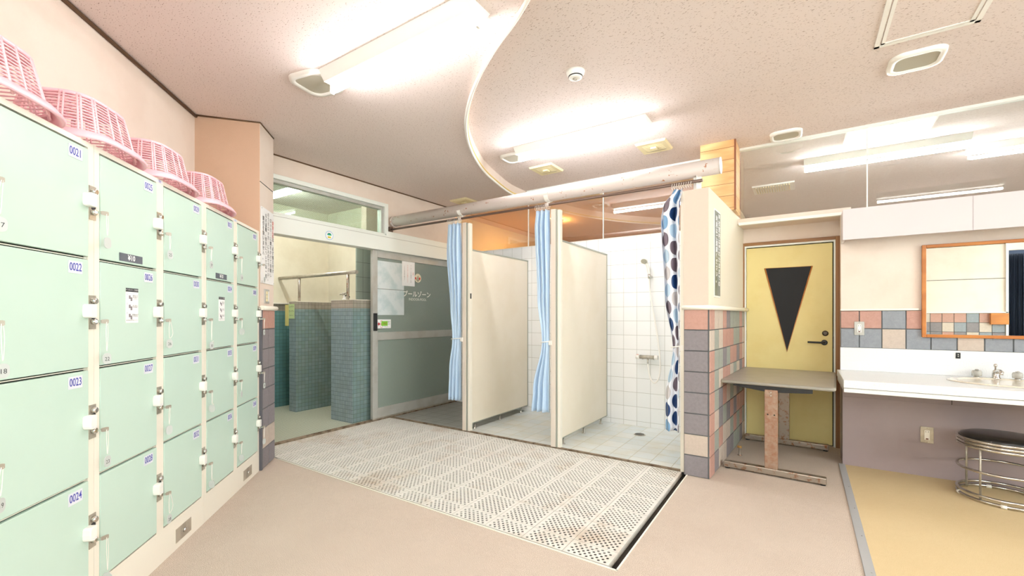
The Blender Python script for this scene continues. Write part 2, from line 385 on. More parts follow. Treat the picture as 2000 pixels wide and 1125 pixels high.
# the curved fascia and its beads
def offset(pts, d):
    out = []
    for i, p in enumerate(pts):
        a = pts[max(i-1,0)]; b = pts[min(i+1,len(pts)-1)]; tx, ty = b[0]-a[0], b[1]-a[1]; L = math.hypot(tx,ty)
        out.append((p[0]-ty/L*d, p[1]+tx/L*d))
    return out
oa = offset(cv, .002); ob = offset(cv, .012)
fas = MB()
band = [(x,y,2.905) for x,y in oa]+[(x,y,2.905) for x,y in ob]+[(x,y,CZ) for x,y in oa]+[(x,y,CZ) for x,y in ob]
k = len(cv)
fas.add(band, [(i,i+1,k+i+1,k+i) for i in range(k-1)]+[(k+i,k+i+1,3*k+i+1,3*k+i) for i in range(k-1)]+[(2*k+i,i,i+1,2*k+i+1) for i in range(k-1)])
fas = tag(fas.build('curved_ceiling_fascia', M_wall), 'white curved fascia along the step in the ceiling', 'ceiling trim')
m_ = MB().tube([(x,y,2.905) for x,y in offset(cv,.0)], .013, 8); m_.build('white_edge_bead', M_whitep, fas)
m_ = MB().tube([(x,y,2.922) for x,y in ob], .008, 8); m_.build('yellow_edge_bead', M_yel, fas)

# ---------------------------------------------------------------- locker frame: local x runs along the bank to the right, y into the wall
c_ = -1.345; n_ = math.sqrt(.5)
LO = (c_*n_, c_*n_, 0); LR = math.radians(135)
def L2W(s, d=0.): return (c_*n_-s*n_-d*n_, c_*n_+s*n_-d*n_)
A = L2W(4.03, .5); Bc = L2W(4.07, 0); Cc = L2W(4.41, 0)
Ws = L2W(-.3, .5)
# walls
def wall(name, x0, x1, y0, y1, z0, z1, m): return struct(B(x0,x1,y0,y1,z0,z1).build(name, m))
m_ = MB(); q0, q1, q2, q3 = L2W(-.4,.47), L2W(4.1,.47), L2W(4.1,.6), L2W(-.4,.6); m_.prism([q0,q1,q2,q3], 0, CZ); struct(m_.build('wall_locker', M_wall))
struct(MB().prism([A, L2W(4.03,.47), Bc, Cc, (-4.46,2.16), (-4.56,2.16), (-4.56,1.9)], 0, LZ).build('wall_column', M_wall_shade))
m_ = MB(); m_.prism([L2W(4.071,-.003), L2W(4.41,-.003), L2W(4.41,.0), L2W(4.071,.0)], 1.37, LZ-.001); struct(m_.build('wall_column_face', M_wall))
# dark reveal line across the column face and the brown trims under the ceiling
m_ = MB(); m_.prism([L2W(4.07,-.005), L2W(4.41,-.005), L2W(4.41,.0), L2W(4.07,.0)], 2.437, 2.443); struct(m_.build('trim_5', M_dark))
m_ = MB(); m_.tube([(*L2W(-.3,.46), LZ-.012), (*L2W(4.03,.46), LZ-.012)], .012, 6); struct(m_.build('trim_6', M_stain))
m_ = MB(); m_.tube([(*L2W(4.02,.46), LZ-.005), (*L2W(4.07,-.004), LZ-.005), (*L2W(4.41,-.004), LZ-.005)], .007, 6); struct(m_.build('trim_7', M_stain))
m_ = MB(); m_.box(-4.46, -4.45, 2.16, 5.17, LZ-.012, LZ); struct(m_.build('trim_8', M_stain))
struct(B(-4.56,-4.46,3.83,5.17,2.38,LZ).build('wall_left', M_wall))
struct(B(-4.56,-4.46,2.0,3.83,2.735,LZ).build('wall_left_upper', M_wall))
wall('wall_right', 3.2, 3.3, -1, 5.2, 0, .8, M_wall); wall('wall_right_upper', 3.2, 3.3, -1, 5.2, 2.85, CZ, M_wall); wall('wall_right_end', 3.2, 3.3, 3.9, 5.2, .8, 2.85, M_wall)
w4 = sroot('added_window_right')  # window added out of view so the sky gives soft fill from the right
for y in (-1,.6,2.2,3.84): B(3.22,3.28,y,y+.06,.8,2.85).build('mullion', M_alu, w4)
B(3.248,3.252,-.95,3.9,.8,2.85).build('pane', glass('clear_window_glass'), w4)
# rear wall, partly seen in the mirror
wall('wall_back', 1.45, 2.94, -1.1, -1, 0, CZ, M_wall); wall('wall_back_lower', -1.9, 1.45, -1.1, -1, 0, .9, M_wall); wall('wall_back_head', -1.9, 1.45, -1.1, -1, 2.8, CZ, M_wall); wall('wall_back_end', -1.9, -1.1, -1.1, -1, .9, 2.8, M_wall)
w5 = sroot('added_window_back')  # second added window, behind the camera, for flat frontal sky light
for x in (-1.1,.15,1.39): B(x,x+.06,-1.08,-1.02,.9,2.8).build('mullion', M_alu, w5)
B(-1.1,1.45,-1.052,-1.048,.9,2.8).build('pane', bpy.data.materials['clear_window_glass'], w5); wall('wall_back_upper', 2.94, 3.3, -1.1, -1, 2.45, CZ, M_wall)
wall('wall_back_recess', 2.4, 3.4, -1.6, -1.55, 0, 2.6, M_navy)
dc = tag(MB().prism([(2.96+.23*i/40, -1.2+.03*math.sin(i*1.7)) for i in range(41)]+[(3.19-.23*i/40, -1.215+.03*math.sin((40-i)*1.7)) for i in range(41)], .03, 2.4, True).build('doorway_curtain', M_navy), 'navy blue curtain hanging in the doorway seen in the mirror', 'curtain')
for z in (1.96, 2.56): struct(B(1.46, 2.92, -1, -.997, z, z+.008).build('trim_9', M_dark))
struct(B(2.915, 2.945, -1.02, -.97, 0, 2.6).build('trim_10', M_alu))
# ---- tile panels made of single rock-face tiles on dark backing
TM = [M_grout, T_grey, T_pink, T_beige, T_green, T_blue]
def tile_panel(name, O, R_, N_, us, zs, code, th=.012, gap=.003, parent=None):
    """O origin, R_ unit run direction, N_ outward normal; us/zs seam lists; code[row][col]"""
    mb = MB(); R_ = Vector((*R_,0)); N_ = Vector((*N_,0)); O = Vector((*O,0))
    def slab(u0,u1,z0,z1,d0,d1,ins):
        a = [O+R_*u0+N_*d0, O+R_*u1+N_*d0]; b = [O+R_*(u0+ins)+N_*d1, O+R_*(u1-ins)+N_*d1]
        vs = [(a[0].x,a[0].y,z0),(a[1].x,a[1].y,z0),(a[1].x,a[1].y,z1),(a[0].x,a[0].y,z1),(b[0].x,b[0].y,z0+ins),(b[1].x,b[1].y,z0+ins),(b[1].x,b[1].y,z1-ins),(b[0].x,b[0].y,z1-ins)]
        mb.add(vs, [(4,5,6,7),(0,1,5,4),(1,2,6,5),(2,3,7,6),(3,0,4,7)])
    mb.m = 0; slab(us[0], us[-1], zs[0], zs[-1], 0, th*.55, 0)
    for i in range(len(zs)-1):
        for j in range(len(us)-1):
            mb.m = 'xgpbnu'.index(code[i][j % len(code[i])]); slab(us[j]+gap, us[j+1]-gap, zs[i]+gap, zs[i+1]-gap, th*.5, th, .002)
    return mb.build(name, TM, parent)
zs8 = [.17*k for k in range(9)]
# ---- column dado (rows bottom to top)
rows8 = ['gg','bb','gg','gg','gg','gg','gg','pp']
o = tile_panel('wall_column_dado', L2W(4.0725,0), (-n_,n_), (n_,n_), [.015,.17,.335], zs8, rows8, .016); struct(o)
struct(tile_panel('wall_column_dado_side', L2W(4.07,.07), (n_,n_), (n_*-1,n_), [0,.085], zs8, ['g']*8, .012)) if False else None
struct(MB().prism([L2W(4.062,-.018), L2W(4.088,-.018), L2W(4.088,.03), L2W(4.062,.03)], 0, 1.36).build('trim_11', mat('corner_strip',(96,96,104),.6)))
mbc = MB(); mbc.tube([(*L2W(4.05,-.022),1.372),(*L2W(4.42,-.022),1.372),(*L2W(4.44,-.005),1.372)], .02, 10); struct(mbc.build('trim_12', M_cream))
# ---- shower back wall, shower side wall / block pier
struct(B(-4.46, -.63, 5.17, 5.27, 0, 2.255).build('wall_shower_back', M_white_tile))
struct(B(-4.46,-.63,5.165,5.275,2.255,2.262).build('trim_13', M_cream))
struct(B(-4.46,-3.19,5.17,5.25,2.88,LZ).build('wall_shower_lintel', M_wall))
E0, E1 = (-.637,3.815), (-.555,5.43)            # the pier's slightly skewed east face
struct(MB().prism([(-.825,3.815), E0, (-.575,5.035),(-.575,5.17), (-.825,5.17)], 0, 2.335).build('wall_pier', M_wallp))
pe = Vector((E1[0]-E0[0], E1[1]-E0[1])); pl_ = pe.length; pe.normalize(); pn = (pe.y, -pe.x)
m_ = MB(); a0 = Vector(E0)+Vector(pn)*.004; a1 = Vector(E1)+Vector(pn)*.004
m_.prism([E0, tuple(a0), tuple(a1), (E1[0],E1[1]), (-.64,5.43)], 1.36, 2.335); struct(m_.build('wall_pier_side', mat('stucco_wall_light',(226,218,200),.85,bs=220,bstr=.3,bd=.003,spec=.2)))
struct(B(-.86,-.825,3.90,5.17,0,2.335).build('wall_shower_side', M_white_tile_y))
struct(B(-.862,-.823,3.86,3.90,0,2.345).build('trim_14', M_cream))
struct(tile_panel('wall_pier_dado', (-.822,3.815), (1,0), (0,-1), [0,.185], zs8, ['g','b','g','g','g','g','g','p'], .016))
random.seed(11)
side_code = [''.join(random.choice('pnnbg' if i not in (1,) else 'pnbbn') for j in range(10)) for i in range(8)]
side_code = ['p'+s[1:] for s in side_code]; side_code[6] = 'b'+side_code[6][1:]
struct(tile_panel('wall_pier_side_dado', (E0[0]+.0,E0[1]-.01), tuple(pe), pn, [.165*k for k in range(10)]+[1.61], zs8, side_code, .014))
m_ = MB(); m_.tube([(-.835,3.792,1.372),(-.625,3.792,1.372),(-.612,3.81,1.372),(E1[0]+.02,4.62,1.372),(E1[0]+.04,5.40,1.372)], .02, 10); struct(m_.build('trim_15', M_cream))
# ---- recess with the yellow door
struct(B(-.64, -.579, 5.43, 5.53, 0, 2.26).build('wall_recess_left', M_wall))
struct(B(-.64, .36, 5.43, 5.53, 2.098, 2.27).build('wall_recess_back', M_wall))
struct(B(.301, .36, 5.10, 5.53, 0, 2.25).build('wall_recess_right', M_wall)); struct(B(.25,.42,4.83,5.6,-.1,-.001).build('floor_recess', M_carpet))
struct(B(-.6,.36,5.07,5.53,2.25,2.30).build('ceiling_recess', M_wall))
struct(B(-.56,3.2,5.065,5.11,2.235,2.262).build('trim_16', M_whitep))
# ---- vanity wall
struct(B(.285, 3.2, 5.07, 5.17, 0, 2.25).build('wall_vanity', M_wall))
ux = [0,.137,.294,.455]+[.455+.159*k for k in range(1,16)]
random.seed(5)
r1 = 'ppup'+''.join(random.choice('pugb') for _ in range(14)); r2 = 'uubuubuu'+''.join(random.choice('ubug') for _ in range(10)); r0 = r2
struct(tile_panel('wall_vanity_tiles', (.282,5.07), (1,0), (0,-1), ux, [1.016,1.19,1.352], [r2, r1], .012))
m_ = MB(); m_.box(.28,.82,5.045,5.07,1.352,1.37); struct(m_.build('trim_17', M_cream, bev=.005))
# rear wall dado (mirror image)
struct(tile_panel('wall_back_dado', (2.91,-1), (-1,0), (0,1), [.16*k for k in range(15)], zs8, ['gubgpgubgpngubp']*6+['ubgubgguubgubgg','ppupppbppuppupp'], .012))
struct(B(.5,2.94,-1,-.97,1.36,1.38).build('trim_18', M_cream))
tag(B(2.72,2.94,-.99,-.93,1.16,1.355).build('wooden_block', M_mframe, bev=.004), 'orange wooden block on the tiled wall, seen in the mirror', 'wood block')

# ---------------------------------------------------------------- glass strips above the walls
g1 = sroot('window_1')
B(-4.40,-3.175,5.20,5.208,2.262,2.885).build('pane', M_wglass, g1)
B(-3.165,-2.085,5.20,5.208,2.262,3.0).build('pane', M_wglass, g1); B(-2.075,-.87,5.20,5.208,2.262,3.0).build('pane', M_wglass, g1)
B(-3.176,-3.164,5.197,5.211,2.262,2.95).build('joint', M_whitep, g1); B(-2.085,-2.075,5.198,5.21,2.262,3.0).build('joint', M_whitep, g1)
B(-3.17,-.87,5.15,5.22,2.995,3.02).build('head_frame', M_alu, g1); B(-4.44,-3.17,5.17,5.23,2.865,2.885).build('head_frame', M_alu, g1)
B(-4.44,-4.39,5.17,5.23,2.262,2.9).build('jamb', M_cream, g1)
g2 = sroot('window_2')
B(-.54,.472,5.085,5.093,2.262,3.0).build('pane', M_wglass2, g2); B(.482,1.9,5.085,5.093,2.262,3.0).build('pane', M_wglass2, g2); B(1.91,3.2,5.085,5.093,2.262,3.0).build('pane', M_wglass2, g2)
for x in (.472,1.9): B(x,x+.01,5.084,5.094,2.262,3.0).build('joint', M_whitep, g2)
B(-.55,3.2,5.055,5.105,2.997,3.02).build('head_frame', M_alu, g2)

# ---------------------------------------------------------------- rooms beyond the glass and the pool side
struct(B(-4.9,3.6,5.12,11,CZ+.02,CZ+.08).build('ceiling_beyond', M_ceil))
struct(B(-4.9,-.95,5.28,11,LZ-.03,LZ).build('ceiling_beyond_peach', M_oroom)); struct(B(-.95,-.85,5.28,11,2.0,CZ).build('wall_beyond_divider', M_owall))
struct(B(-4.72,-4.62,5.28,7.9,0,CZ).build('wall_beyond_left', M_owall))
struct(B(-4.9,3.6,10.9,11,0,CZ).build('wall_beyond_back', M_wall))
struct(B(-5.0,-4.9,5.3,11,0,CZ).build('wall_beyond_far', M_wall))
struct(B(3.5,3.6,5.2,11,0,CZ).build('wall_beyond_right', M_wall))
struct(B(-4.9,3.6,5.54,11,-.1,0).build('floor_beyond', M_carpet))
# pool side
struct(B(-6.4,-6.3,.3,4.3,0,1.38).build('wall_pool_tiles', M_teal_w)); struct(B(-6.4,-6.3,.3,4.3,1.38,1.48).build('wall_pool_tile_band', M_beige_mos_y))
struct(B(-6.42,-6.27,.3,4.3,1.48,1.5).build('trim_19', M_cream))
struct(B(-6.42,-6.32,.3,4.3,1.5,2.92).build('wall_pool_left', M_poolwall))
struct(B(-6.3,-4.56,4.23,4.33,0,2.92).build('wall_pool_back', M_poolwall))
struct(B(-6.6,-4.56,.2,.3,0,2.92).build('wall_pool_front', M_poolwall))
struct(B(-6.6,-4.56,.2,4.4,2.92,2.98).build('ceiling_pool', M_ceil))
struct(B(-4.66,-4.56,.2,1.9,0,2.92).build('wall_pool_right', M_poolwall))
pw = sroot('wall_pool_pier'); B(-4.9,-4.8,3.78,4.23,0,2.92).build('pier', M_wallp, pw); B(-4.92,-4.78,3.76,3.8,1.5,1.52).build('cap', M_cream, pw)
struct(B(-4.81,-4.79,3.62,5.4,0,2.35).build('wall_pool_large_tiles', M_pooltile))
struct(B(-4.85,-4.5,5.17,5.3,0,2.4).build('wall_pool_end', M_poolwall)); struct(B(-4.85,-4.5,3.8,5.3,2.33,2.4).build('ceiling_door_pocket', M_poolwall))

def stub(label, x0, x1, y0, y1, mx, my, bx, by):
    r = thing('tiled_shower_partition', label, 'partition', (0,0,0))
    mb = MB(); mb.box(x0,x1,y0,y1,0,1.4)
    me = mb.mesh('mosaic_body', [mx, my]); 
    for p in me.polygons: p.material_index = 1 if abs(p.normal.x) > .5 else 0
    inst('mosaic_body', me, r)
    mb = MB(); mb.box(x0,x1,y0,y1,1.4,1.5); me = mb.mesh('beige_border', [bx, by])
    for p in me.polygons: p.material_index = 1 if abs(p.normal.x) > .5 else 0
    inst('beige_border', me, r); B(x0-.004,x1+.004,y0-.004,y1,1.5,1.508).build('top_edge', M_cream, r)
    return r
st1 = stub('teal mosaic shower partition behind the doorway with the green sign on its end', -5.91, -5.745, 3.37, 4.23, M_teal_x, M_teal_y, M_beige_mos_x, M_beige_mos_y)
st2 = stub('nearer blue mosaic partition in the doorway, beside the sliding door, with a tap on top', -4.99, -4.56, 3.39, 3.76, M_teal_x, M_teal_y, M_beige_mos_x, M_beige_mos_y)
sg = thing('shower_corner_sign', 'pale green card reading shower corner on the end of the mosaic partition', 'sign', (-5.84,3.366,1.4))
B(-.07,.065,-.004,0,-.13,.07).build('card', mat('pale_green_card',(206,226,170),.7), sg)
text('シャワー', .034, M_ink, sg, (0,-.006,.03)); text('コーナー', .034, M_ink, sg, (0,-.006,-.03)); text('Shower Corner', .015, M_ink, sg, (0,-.006,-.085))
tag(B(-6.0,-5.915,3.362,3.366,1.17,1.46).build('yellow_card', mat('yellow_card',(228,216,140),.7)), 'tall blank yellow card left of the green shower sign', 'card')
rl = thing('pool_side_handrail', 'steel handrail above the mosaic shower partitions', 'handrail', (0,0,0))
MB().tube([(-6.3,3.45,1.845),(-4.56,3.45,1.845)], .024, 12).build('rail', M_steel, rl)
MB().tube([(-5.80,3.45,1.508),(-5.80,3.45,1.84)], .017, 10).build('rail_post', M_steel_r, rl); MB().tube([(-4.735,3.45,1.508),(-4.735,3.45,1.84)], .017, 10).build('rail_post', M_steel_r, rl)
tp = thing('pool_side_tap', 'small chrome tap on top of the blue mosaic partition', 'tap', (-4.83,3.47,1.508))
MB().lathe([(.03,0),(.03,.012),(.018,.02),(.016,.05),(.02,.06)], (0,0,0), 18).build('tap_body', M_white, tp)
MB().tube([(0,0,.045),(-.03,-.02,.075),(-.05,-.03,.07)], .012, 8).build('spout', M_steel, tp); m_ = MB().tube([(.0,0,.05),(.0,0,.08)], .007, 8)
m_.tube([(-.035,0,.085),(.035,0,.085)], .008, 8).tube([(0,-.035,.085),(0,.035,.085)], .008, 8); m_.build('cross_handle', M_steel, tp)
MB().tube([(.02,0,.05),(.07,.0,.075),(.11,-.01,.03)], .008, 8).build('hose_stub', M_black, tp)

# ---------------------------------------------------------------- lamps
def lamp(label, x0, x1, yc, zc, wd=.2, group=None, tm=None):
    r = thing('ceiling_tube_light', label, 'light', ((x0+x1)/2, yc, zc), 0, group); h = (x1-x0)/2
    mb = MB(Matrix(((0,0,1,0),(1,0,0,0),(0,1,0,0),(0,0,0,1))))   # prism poly in (y,z), extruded along x
    mb.prism([(-wd/2,0),(-wd*.28,-.062),(wd*.28,-.062),(wd/2,0)], -h, h); mb.build('housing', M_fix, r)
    for s in (-1,1):
        B(s*h-.014 if s > 0 else s*h, s*h if s > 0 else s*h+.014, -.012, .012, -.125, -.06).build('lamp_socket', M_white, r)
    MB().tube([(-h+.014,0,-.108),(h-.014,0,-.108)], .0155, 14).build('tube', tm or M_tlamp, r)
    return r
lamp('bare fluorescent tube light on the lowered ceiling above the lockers', -2.69, -1.42, 1.83, LZ, .2, None)
lamp('fluorescent tube light on the raised ceiling before the shower stalls', -2.46, -1.12, 3.84, CZ, .2, None, M_tlamp2)
lamp('fluorescent tube light over the washing area, reflected in the high glass', .85, 2.1, 2.14, CZ, .2)
lamp('long tube light seen through the high glass over the yellow door', .0, 1.33, 5.95, CZ+.02, .2, None, M_tlamp2)
lamp('tube light farther right in the neighbouring room', 1.41, 2.7, 6.4, CZ+.02, .2, None, M_tlamp2)
lamp('tube light on the pool side ceiling behind the transom window', -5.85, -4.75, 3.0, 2.92, .2, None, emis('pool_tube', (252,255,250), 62.))
lamp('added fill tube light on the ceiling behind the camera', -.9, .35, -.45, CZ, .2)  # unseen lamp put in to even out the room light
bl = thing('square_ceiling_light', 'glowing square ceiling light just beyond the high glass', 'light', (.645,5.36,CZ+.02))
B(-.32,.32,-.26,.26,-.03,0).build('frame', M_whitep, bl); B(-.30,.30,-.24,.24,-.034,-.03).build('diffuser', emis('lit_diffuser',(255,252,246),3.), bl)
vl = emis('warm_lamp', (255,190,120), 640.)
wl = thing('warm_ceiling_lamp', 'warm lamp lighting the neighbouring room above the first stall', 'light', (-3.45,6.55,LZ-.03))
MB().lathe([(.10,0),(.10,-.02),(.07,-.03)][::-1], (0,0,0), 20).build('lamp_body', M_whitep, wl); MB().lathe([(.065,-.045),(.065,-.03)], (0,0,0), 20).build('bulb', vl, wl)

# ceiling fittings
def rounded(a, b, r, n=6):
    pts = []
    for cx, cy, st in ((a-r,b-r,0),(-a+r,b-r,90),(-a+r,-b+r,180),(a-r,-b+r,270)):
        for k in range(n+1): an = math.radians(st+90*k/n); pts.append((cx+r*math.cos(an), cy+r*math.sin(an)))
    return pts
def speaker(label, x, y, z, s=1, rz=0):
    r = thing('ceiling_speaker', label, 'speaker', (x,y,z), rz)
    pts = rounded(.155*s,.15*s,.085*s); ins = rounded(.118*s,.113*s,.06*s); k = len(pts)
    mb = MB(); vs = [(a,b,0) for a,b in pts]+[(a*.97,b*.97,-.022) for a,b in pts]+[(a,b,-.024) for a,b in ins]+[(a,b,-.012) for a,b in ins]
    mb.add(vs, [(j*k+i,j*k+(i+1) % k,(j+1)*k+(i+1) % k,(j+1)*k+i) for j in range(3) for i in range(k)], True); mb.build('frame', M_white, r)
    MB().prism([(a*.995,b*.995) for a,b in ins], -.014, -.008).build('grille', M_spk, r)
speaker('white rounded ceiling speaker beside the tube light above the lockers', -2.84, 1.82, LZ, 1.0, .2)
speaker('small white ceiling speaker at the left end of the shower tube light', -2.61, 3.98, CZ, .85)
speaker('white ceiling speaker below the ceiling hatch at upper right', .625, 3.95, CZ, .95)
speaker('white ceiling speaker touching the high glass over the door recess', -.14, 4.9, CZ, .85)
def vent(label, x, y, z, s=.15):
    r = thing('ceiling_vent', label, 'vent', (x,y,z)); k = s
    mb = MB(); v = [(-k,-k,0),(k,-k,0),(k,k,0),(-k,k,0)]+[(a*k*.93,b*k*.93,-.02) for a,b in ((-1,-1),(1,-1),(1,1),(-1,1))]+[(a*k*.66,b*k*.66,-.018) for a,b in ((-1,-1),(1,-1),(1,1),(-1,1))]
    mb.add(v, [(i,(i+1) % 4,4+(i+1) % 4,4+i) for i in range(4)]+[(4+i,4+(i+1) % 4,8+(i+1) % 4,8+i) for i in range(4)]); mb.build('frame', M_vent, r)
    mb = MB()
    for i in range(9): y0 = -k*.64+i*k*.145; mb.box(-k*.66,k*.66,y0,y0+k*.07,-.018,-.006)
    mb.build('louvres', M_vent, r); B(-k*.66,k*.66,-k*.66,k*.66,-.006,0).build('backing', M_ventd, r)
    B(-k*.2,k*.2,-k*.2,k*.2,-.035,-.018).build('damper_knob', M_vent, r, bev=.004)
vent('cream square exhaust vent left of centre before the shower back wall', -2.50, 4.50, CZ)
vent('cream square exhaust vent right of the shower tube light', -1.26, 4.50, CZ)
vent('cream square exhaust vent behind the pipe near the sliding door', -4.02, 4.85, LZ)
sd = thing('smoke_detector', 'round white smoke detector on the raised ceiling', 'smoke detector', (-1.338,2.83,CZ))
MB().lathe([(.03,-.05),(.046,-.044),(.05,-.03),(.062,-.016),(.066,0)], (0,0,0), 28).build('base', M_white, sd)
MB().lathe([(.0475,-.041),(.0502,-.034)], (0,0,0), 28).build('sensor_slot', M_ink, sd); MB().lathe([(.012,-.058),(.02,-.05)], (0,0,0), 16).build('indicator', M_steel, sd)
hd = thing('ceiling_access_hatch', 'square ceiling access hatch with white metal frame at upper right', 'hatch', (.615,3.33,CZ))
for (a0,a1,b0,b1) in ((-.24,.24,-.31,-.285),(-.24,.24,.285,.31),(-.24,-.215,-.31,.31),(.215,.24,-.31,.31)): B(a0,a1,b0,b1,-.008,0).build('outer_frame', M_whitep, hd)
for (a0,a1,b0,b1) in ((-.208,.208,-.278,-.262),(-.208,.208,.262,.278),(-.208,-.19,-.278,.278),(.19,.208,-.278,.278)): B(a0,a1,b0,b1,-.008,0).build('panel_frame', M_whitep, hd)
B(-.19,.19,-.262,.262,-.004,0).build('panel', M_ceil, hd)
dl = thing('recessed_downlight', 'round unlit downlight with chrome reflector beyond the high glass', 'light', (-.142,5.44,CZ+.02))
MB().lathe([(.085,-.008),(.085,0)], (0,0,0), 28).build('ring', M_whitep, dl); MB().lathe([(.07,-.012),(.03,-.006)], (0,0,0), 28).build('reflector', M_steel, dl)
vg = thing('ceiling_air_grille', 'white rectangular air grille on the ceiling beyond the high glass', 'vent', (-.34,6.9,CZ+.02))
B(-.24,.24,-.2,.2,-.02,0).build('frame', M_white, vg); 
for k in range(14): B(-.2+k*.029,-.2+k*.029+.012,-.16,.16,-.03,-.02).build('slat', M_vent, vg)

# ---------------------------------------------------------------- left wall: transom and sliding door
X0 = -4.46
tw = sroot('window_3')
def fr(name, y0, y1, z0, z1, x0=-4.53, x1=-4.43, m=None, par=None, bev=.004): return B(x0,x1,y0,y1,z0,z1).build(name, m or M_alu, par, bev=bev)
fr('head', 2.1, 3.775, 2.69, 2.735, par=tw); fr('head_lip', 2.1, 3.76, 2.655, 2.69, -4.53, -4.46, par=tw, m=M_alu_d)
fr('jamb', 3.775, 3.83, 2.35, 2.735, par=tw); fr('inner_jamb', 3.735, 3.775, 2.35, 2.69, -4.53, -4.455, M_alu_d, tw)
fr('sill', 2.1, 3.775, 2.328, 2.352, par=tw)
B(-4.505,-4.498,2.1,3.74,2.35,2.67).build('pane', M_tglass, tw)
hdr = sroot('door_1_header')
fr('header_box', 2.1, 5.165, 2.13, 2.328, -4.54, -4.40, par=hdr, bev=.006); fr('upper_lip', 3.79, 5.165, 2.328, 2.385, -4.54, -4.42, par=hdr); fr('header_groove', 2.1, 5.165, 2.30, 2.305, -4.41, -4.398, M_alu_d, hdr, 0)
d1 = sroot('door_1', (-4.47,3.6,0))
def db(name, y0, y1, z0, z1, m, x0=-.025, x1=.02, par=d1, bev=.003): return B(x0,x1,y0,y1,z0,z1).build(name, m, par, bev=bev)
db('stile', 0, .075, .02, 2.13, M_alu_d); db('stile', 1.49, 1.565, .02, 2.13, M_alu_d)
db('top_rail', .075, 1.49, 2.04, 2.13, M_alu_d); db('middle_rail', .075, 1.49, 1.0, 1.10, M_alu_d); db('bottom_rail', .075, 1.49, .02, .15, M_alu_d)
db('pane', .075, 1.49, 1.10, 2.04, M_dglass, -.006, .0, bev=0); db('pane', .075, 1.49, .15, 1.0, M_dglass, -.006, .0, bev=0)
db('glazing_bead', .075,.09,.15,1.0, M_alu_d, 0, .01); db('lower_drip', 0, 1.56, .012, .03, M_steel, .0, .024)
hn = db('handle', .004, .06, 1.12, 1.34, M_black, .02, .038, bev=.006); db('handle_grip', .02, .035, 1.14, 1.32, M_ink, .038, .046, hn, .002)
DX = -4.445
def sheet(name, label, y0, y1, z0, z1, m, cat='poster', x=DX, th=.002):
    r = thing(name, label, cat, (x, (y0+y1)/2, (z0+z1)/2)); B(0,th,-(y1-y0)/2,(y1-y0)/2,-(z1-z0)/2,(z1-z0)/2).build('sheet', m, r); return r
sheet('glass_cover_sheet', 'upper pale marbled sheet covering the sliding door glass', 3.672, 4.125, 1.652, 2.005, M_sheet, 'sheet', -4.468)
sheet('glass_cover_sheet', 'lower pale marbled sheet on the sliding door glass, under the upper one', 3.672, 4.127, 1.318, 1.645, M_sheet, 'sheet', -4.468)
nt = sheet('paper_notice', 'white paper notice with red and black vertical writing on the sliding door', 4.085, 4.315, 1.71, 2.04, M_paper, 'notice', -4.462)
def vtext(s, size, m, par, loc, F, pitch=None, sx=1, bold=0):
    return text('\n'.join(s).replace('ー','｜'), size*.92, m, par, loc, F, line=pitch or 1.02, sx=sx, bold=bold)
vtext('お願い', .02, M_red, nt, (.003,.085,.0), FX); vtext('プールゾーンは水着着用でご利用', .017, M_ink, nt, (.003,.045,.0), FX); vtext('サンダルはここでお脱ぎください', .017, M_red, nt, (.003,-.015,.0), FX); vtext('ください更衣室内は静かに。', .017, M_ink, nt, (.003,-.07,.0), FX)
cs = thing('round_sticker', 'round cream sticker with a red and black mark on the sliding door glass', 'sticker', (-4.462,4.375,1.83))
MB().lathe([(.062,0),(.062,.003)], (0,0,0), 32, M=Matrix.Rotation(PI/2,3,'Y')).build('disc', mat('cream_sticker',(230,222,196),.6), cs)
mb = MB(); 
for y0,y1,z0,z1 in ((-.055,-.035,-.02,.01),(.022,.045,-.02,.01)): mb.box(.003,.004,y0,y1,z0,z1)
mb.build('red_marks', mat('red_mark',(220,60,44),.6), cs)
mb = MB(); mb.tube([(.004,-.025,-.03),(.004,0,.03),(.004,.025,-.03)], .003, 5); mb.tube([(.004,-.018,-.032),(.004,.018,-.032)], .003, 5); mb.tube([(.004,0,.0),(.004,0,-.03)], .002, 5); mb.tube([(.004,-.01,-.046),(.004,.01,-.046)], .003, 5); mb.build('black_mark', M_ink, cs)
pz = tag(text('プールゾーン', .088, M_whitep, None, (-4.462,4.365,1.60), FX, bold=.0015, name='glass_door_lettering'), 'white Japanese lettering for the pool zone on the sliding door glass', 'lettering')
tag(text('INDOOR-POOL', .048, M_whitep, None, (-4.462,4.375,1.532), FX, name='glass_door_lettering'), 'smaller white lettering INDOOR-POOL under the Japanese words', 'lettering')
sk = sheet('operating_sticker', 'small white sticker with red arrow and green patch beside the black door handle', 3.672, 3.885, 1.148, 1.262, M_paper, 'sticker', -4.449)
mb = MB(); mb.add([(.003,-.105,0),(.003,-.09,.03),(.003,-.09,.014),(.003,-.072,.014),(.003,-.072,-.014),(.003,-.09,-.014),(.003,-.09,-.03)], [(0,6,5,4,3,2,1)]); mb.build('red_arrow', mat('deep_red',(176,20,28),.6), sk)
mb = MB()
for y0,y1,z0,z1 in ((-.062,-.058,-.045,.042),(-.038,-.034,-.045,.042),(-.062,-.034,-.049,-.044),(-.062,-.034,.038,.043),(-.062,-.034,-.008,.004)): mb.box(.002,.003,y0,y1,z0,z1)
mb.build('red_box', mat('dull_red',(196,70,70),.6), sk); B(.002,.004,-.048,.052,-.025,.035).build('green_patch', mat('lime_green',(128,196,58),.6), sk)
text('¥60', .035, mat('brown_ink',(150,92,44),.6), sk, (.005,.01,.005), FX); text('電子\nメロ', .022, M_ink, sk, (.003,.075,.01), FX, line=1.2); text('ドアロック', .016, M_ink, sk, (.003,.02,-.036), FX)
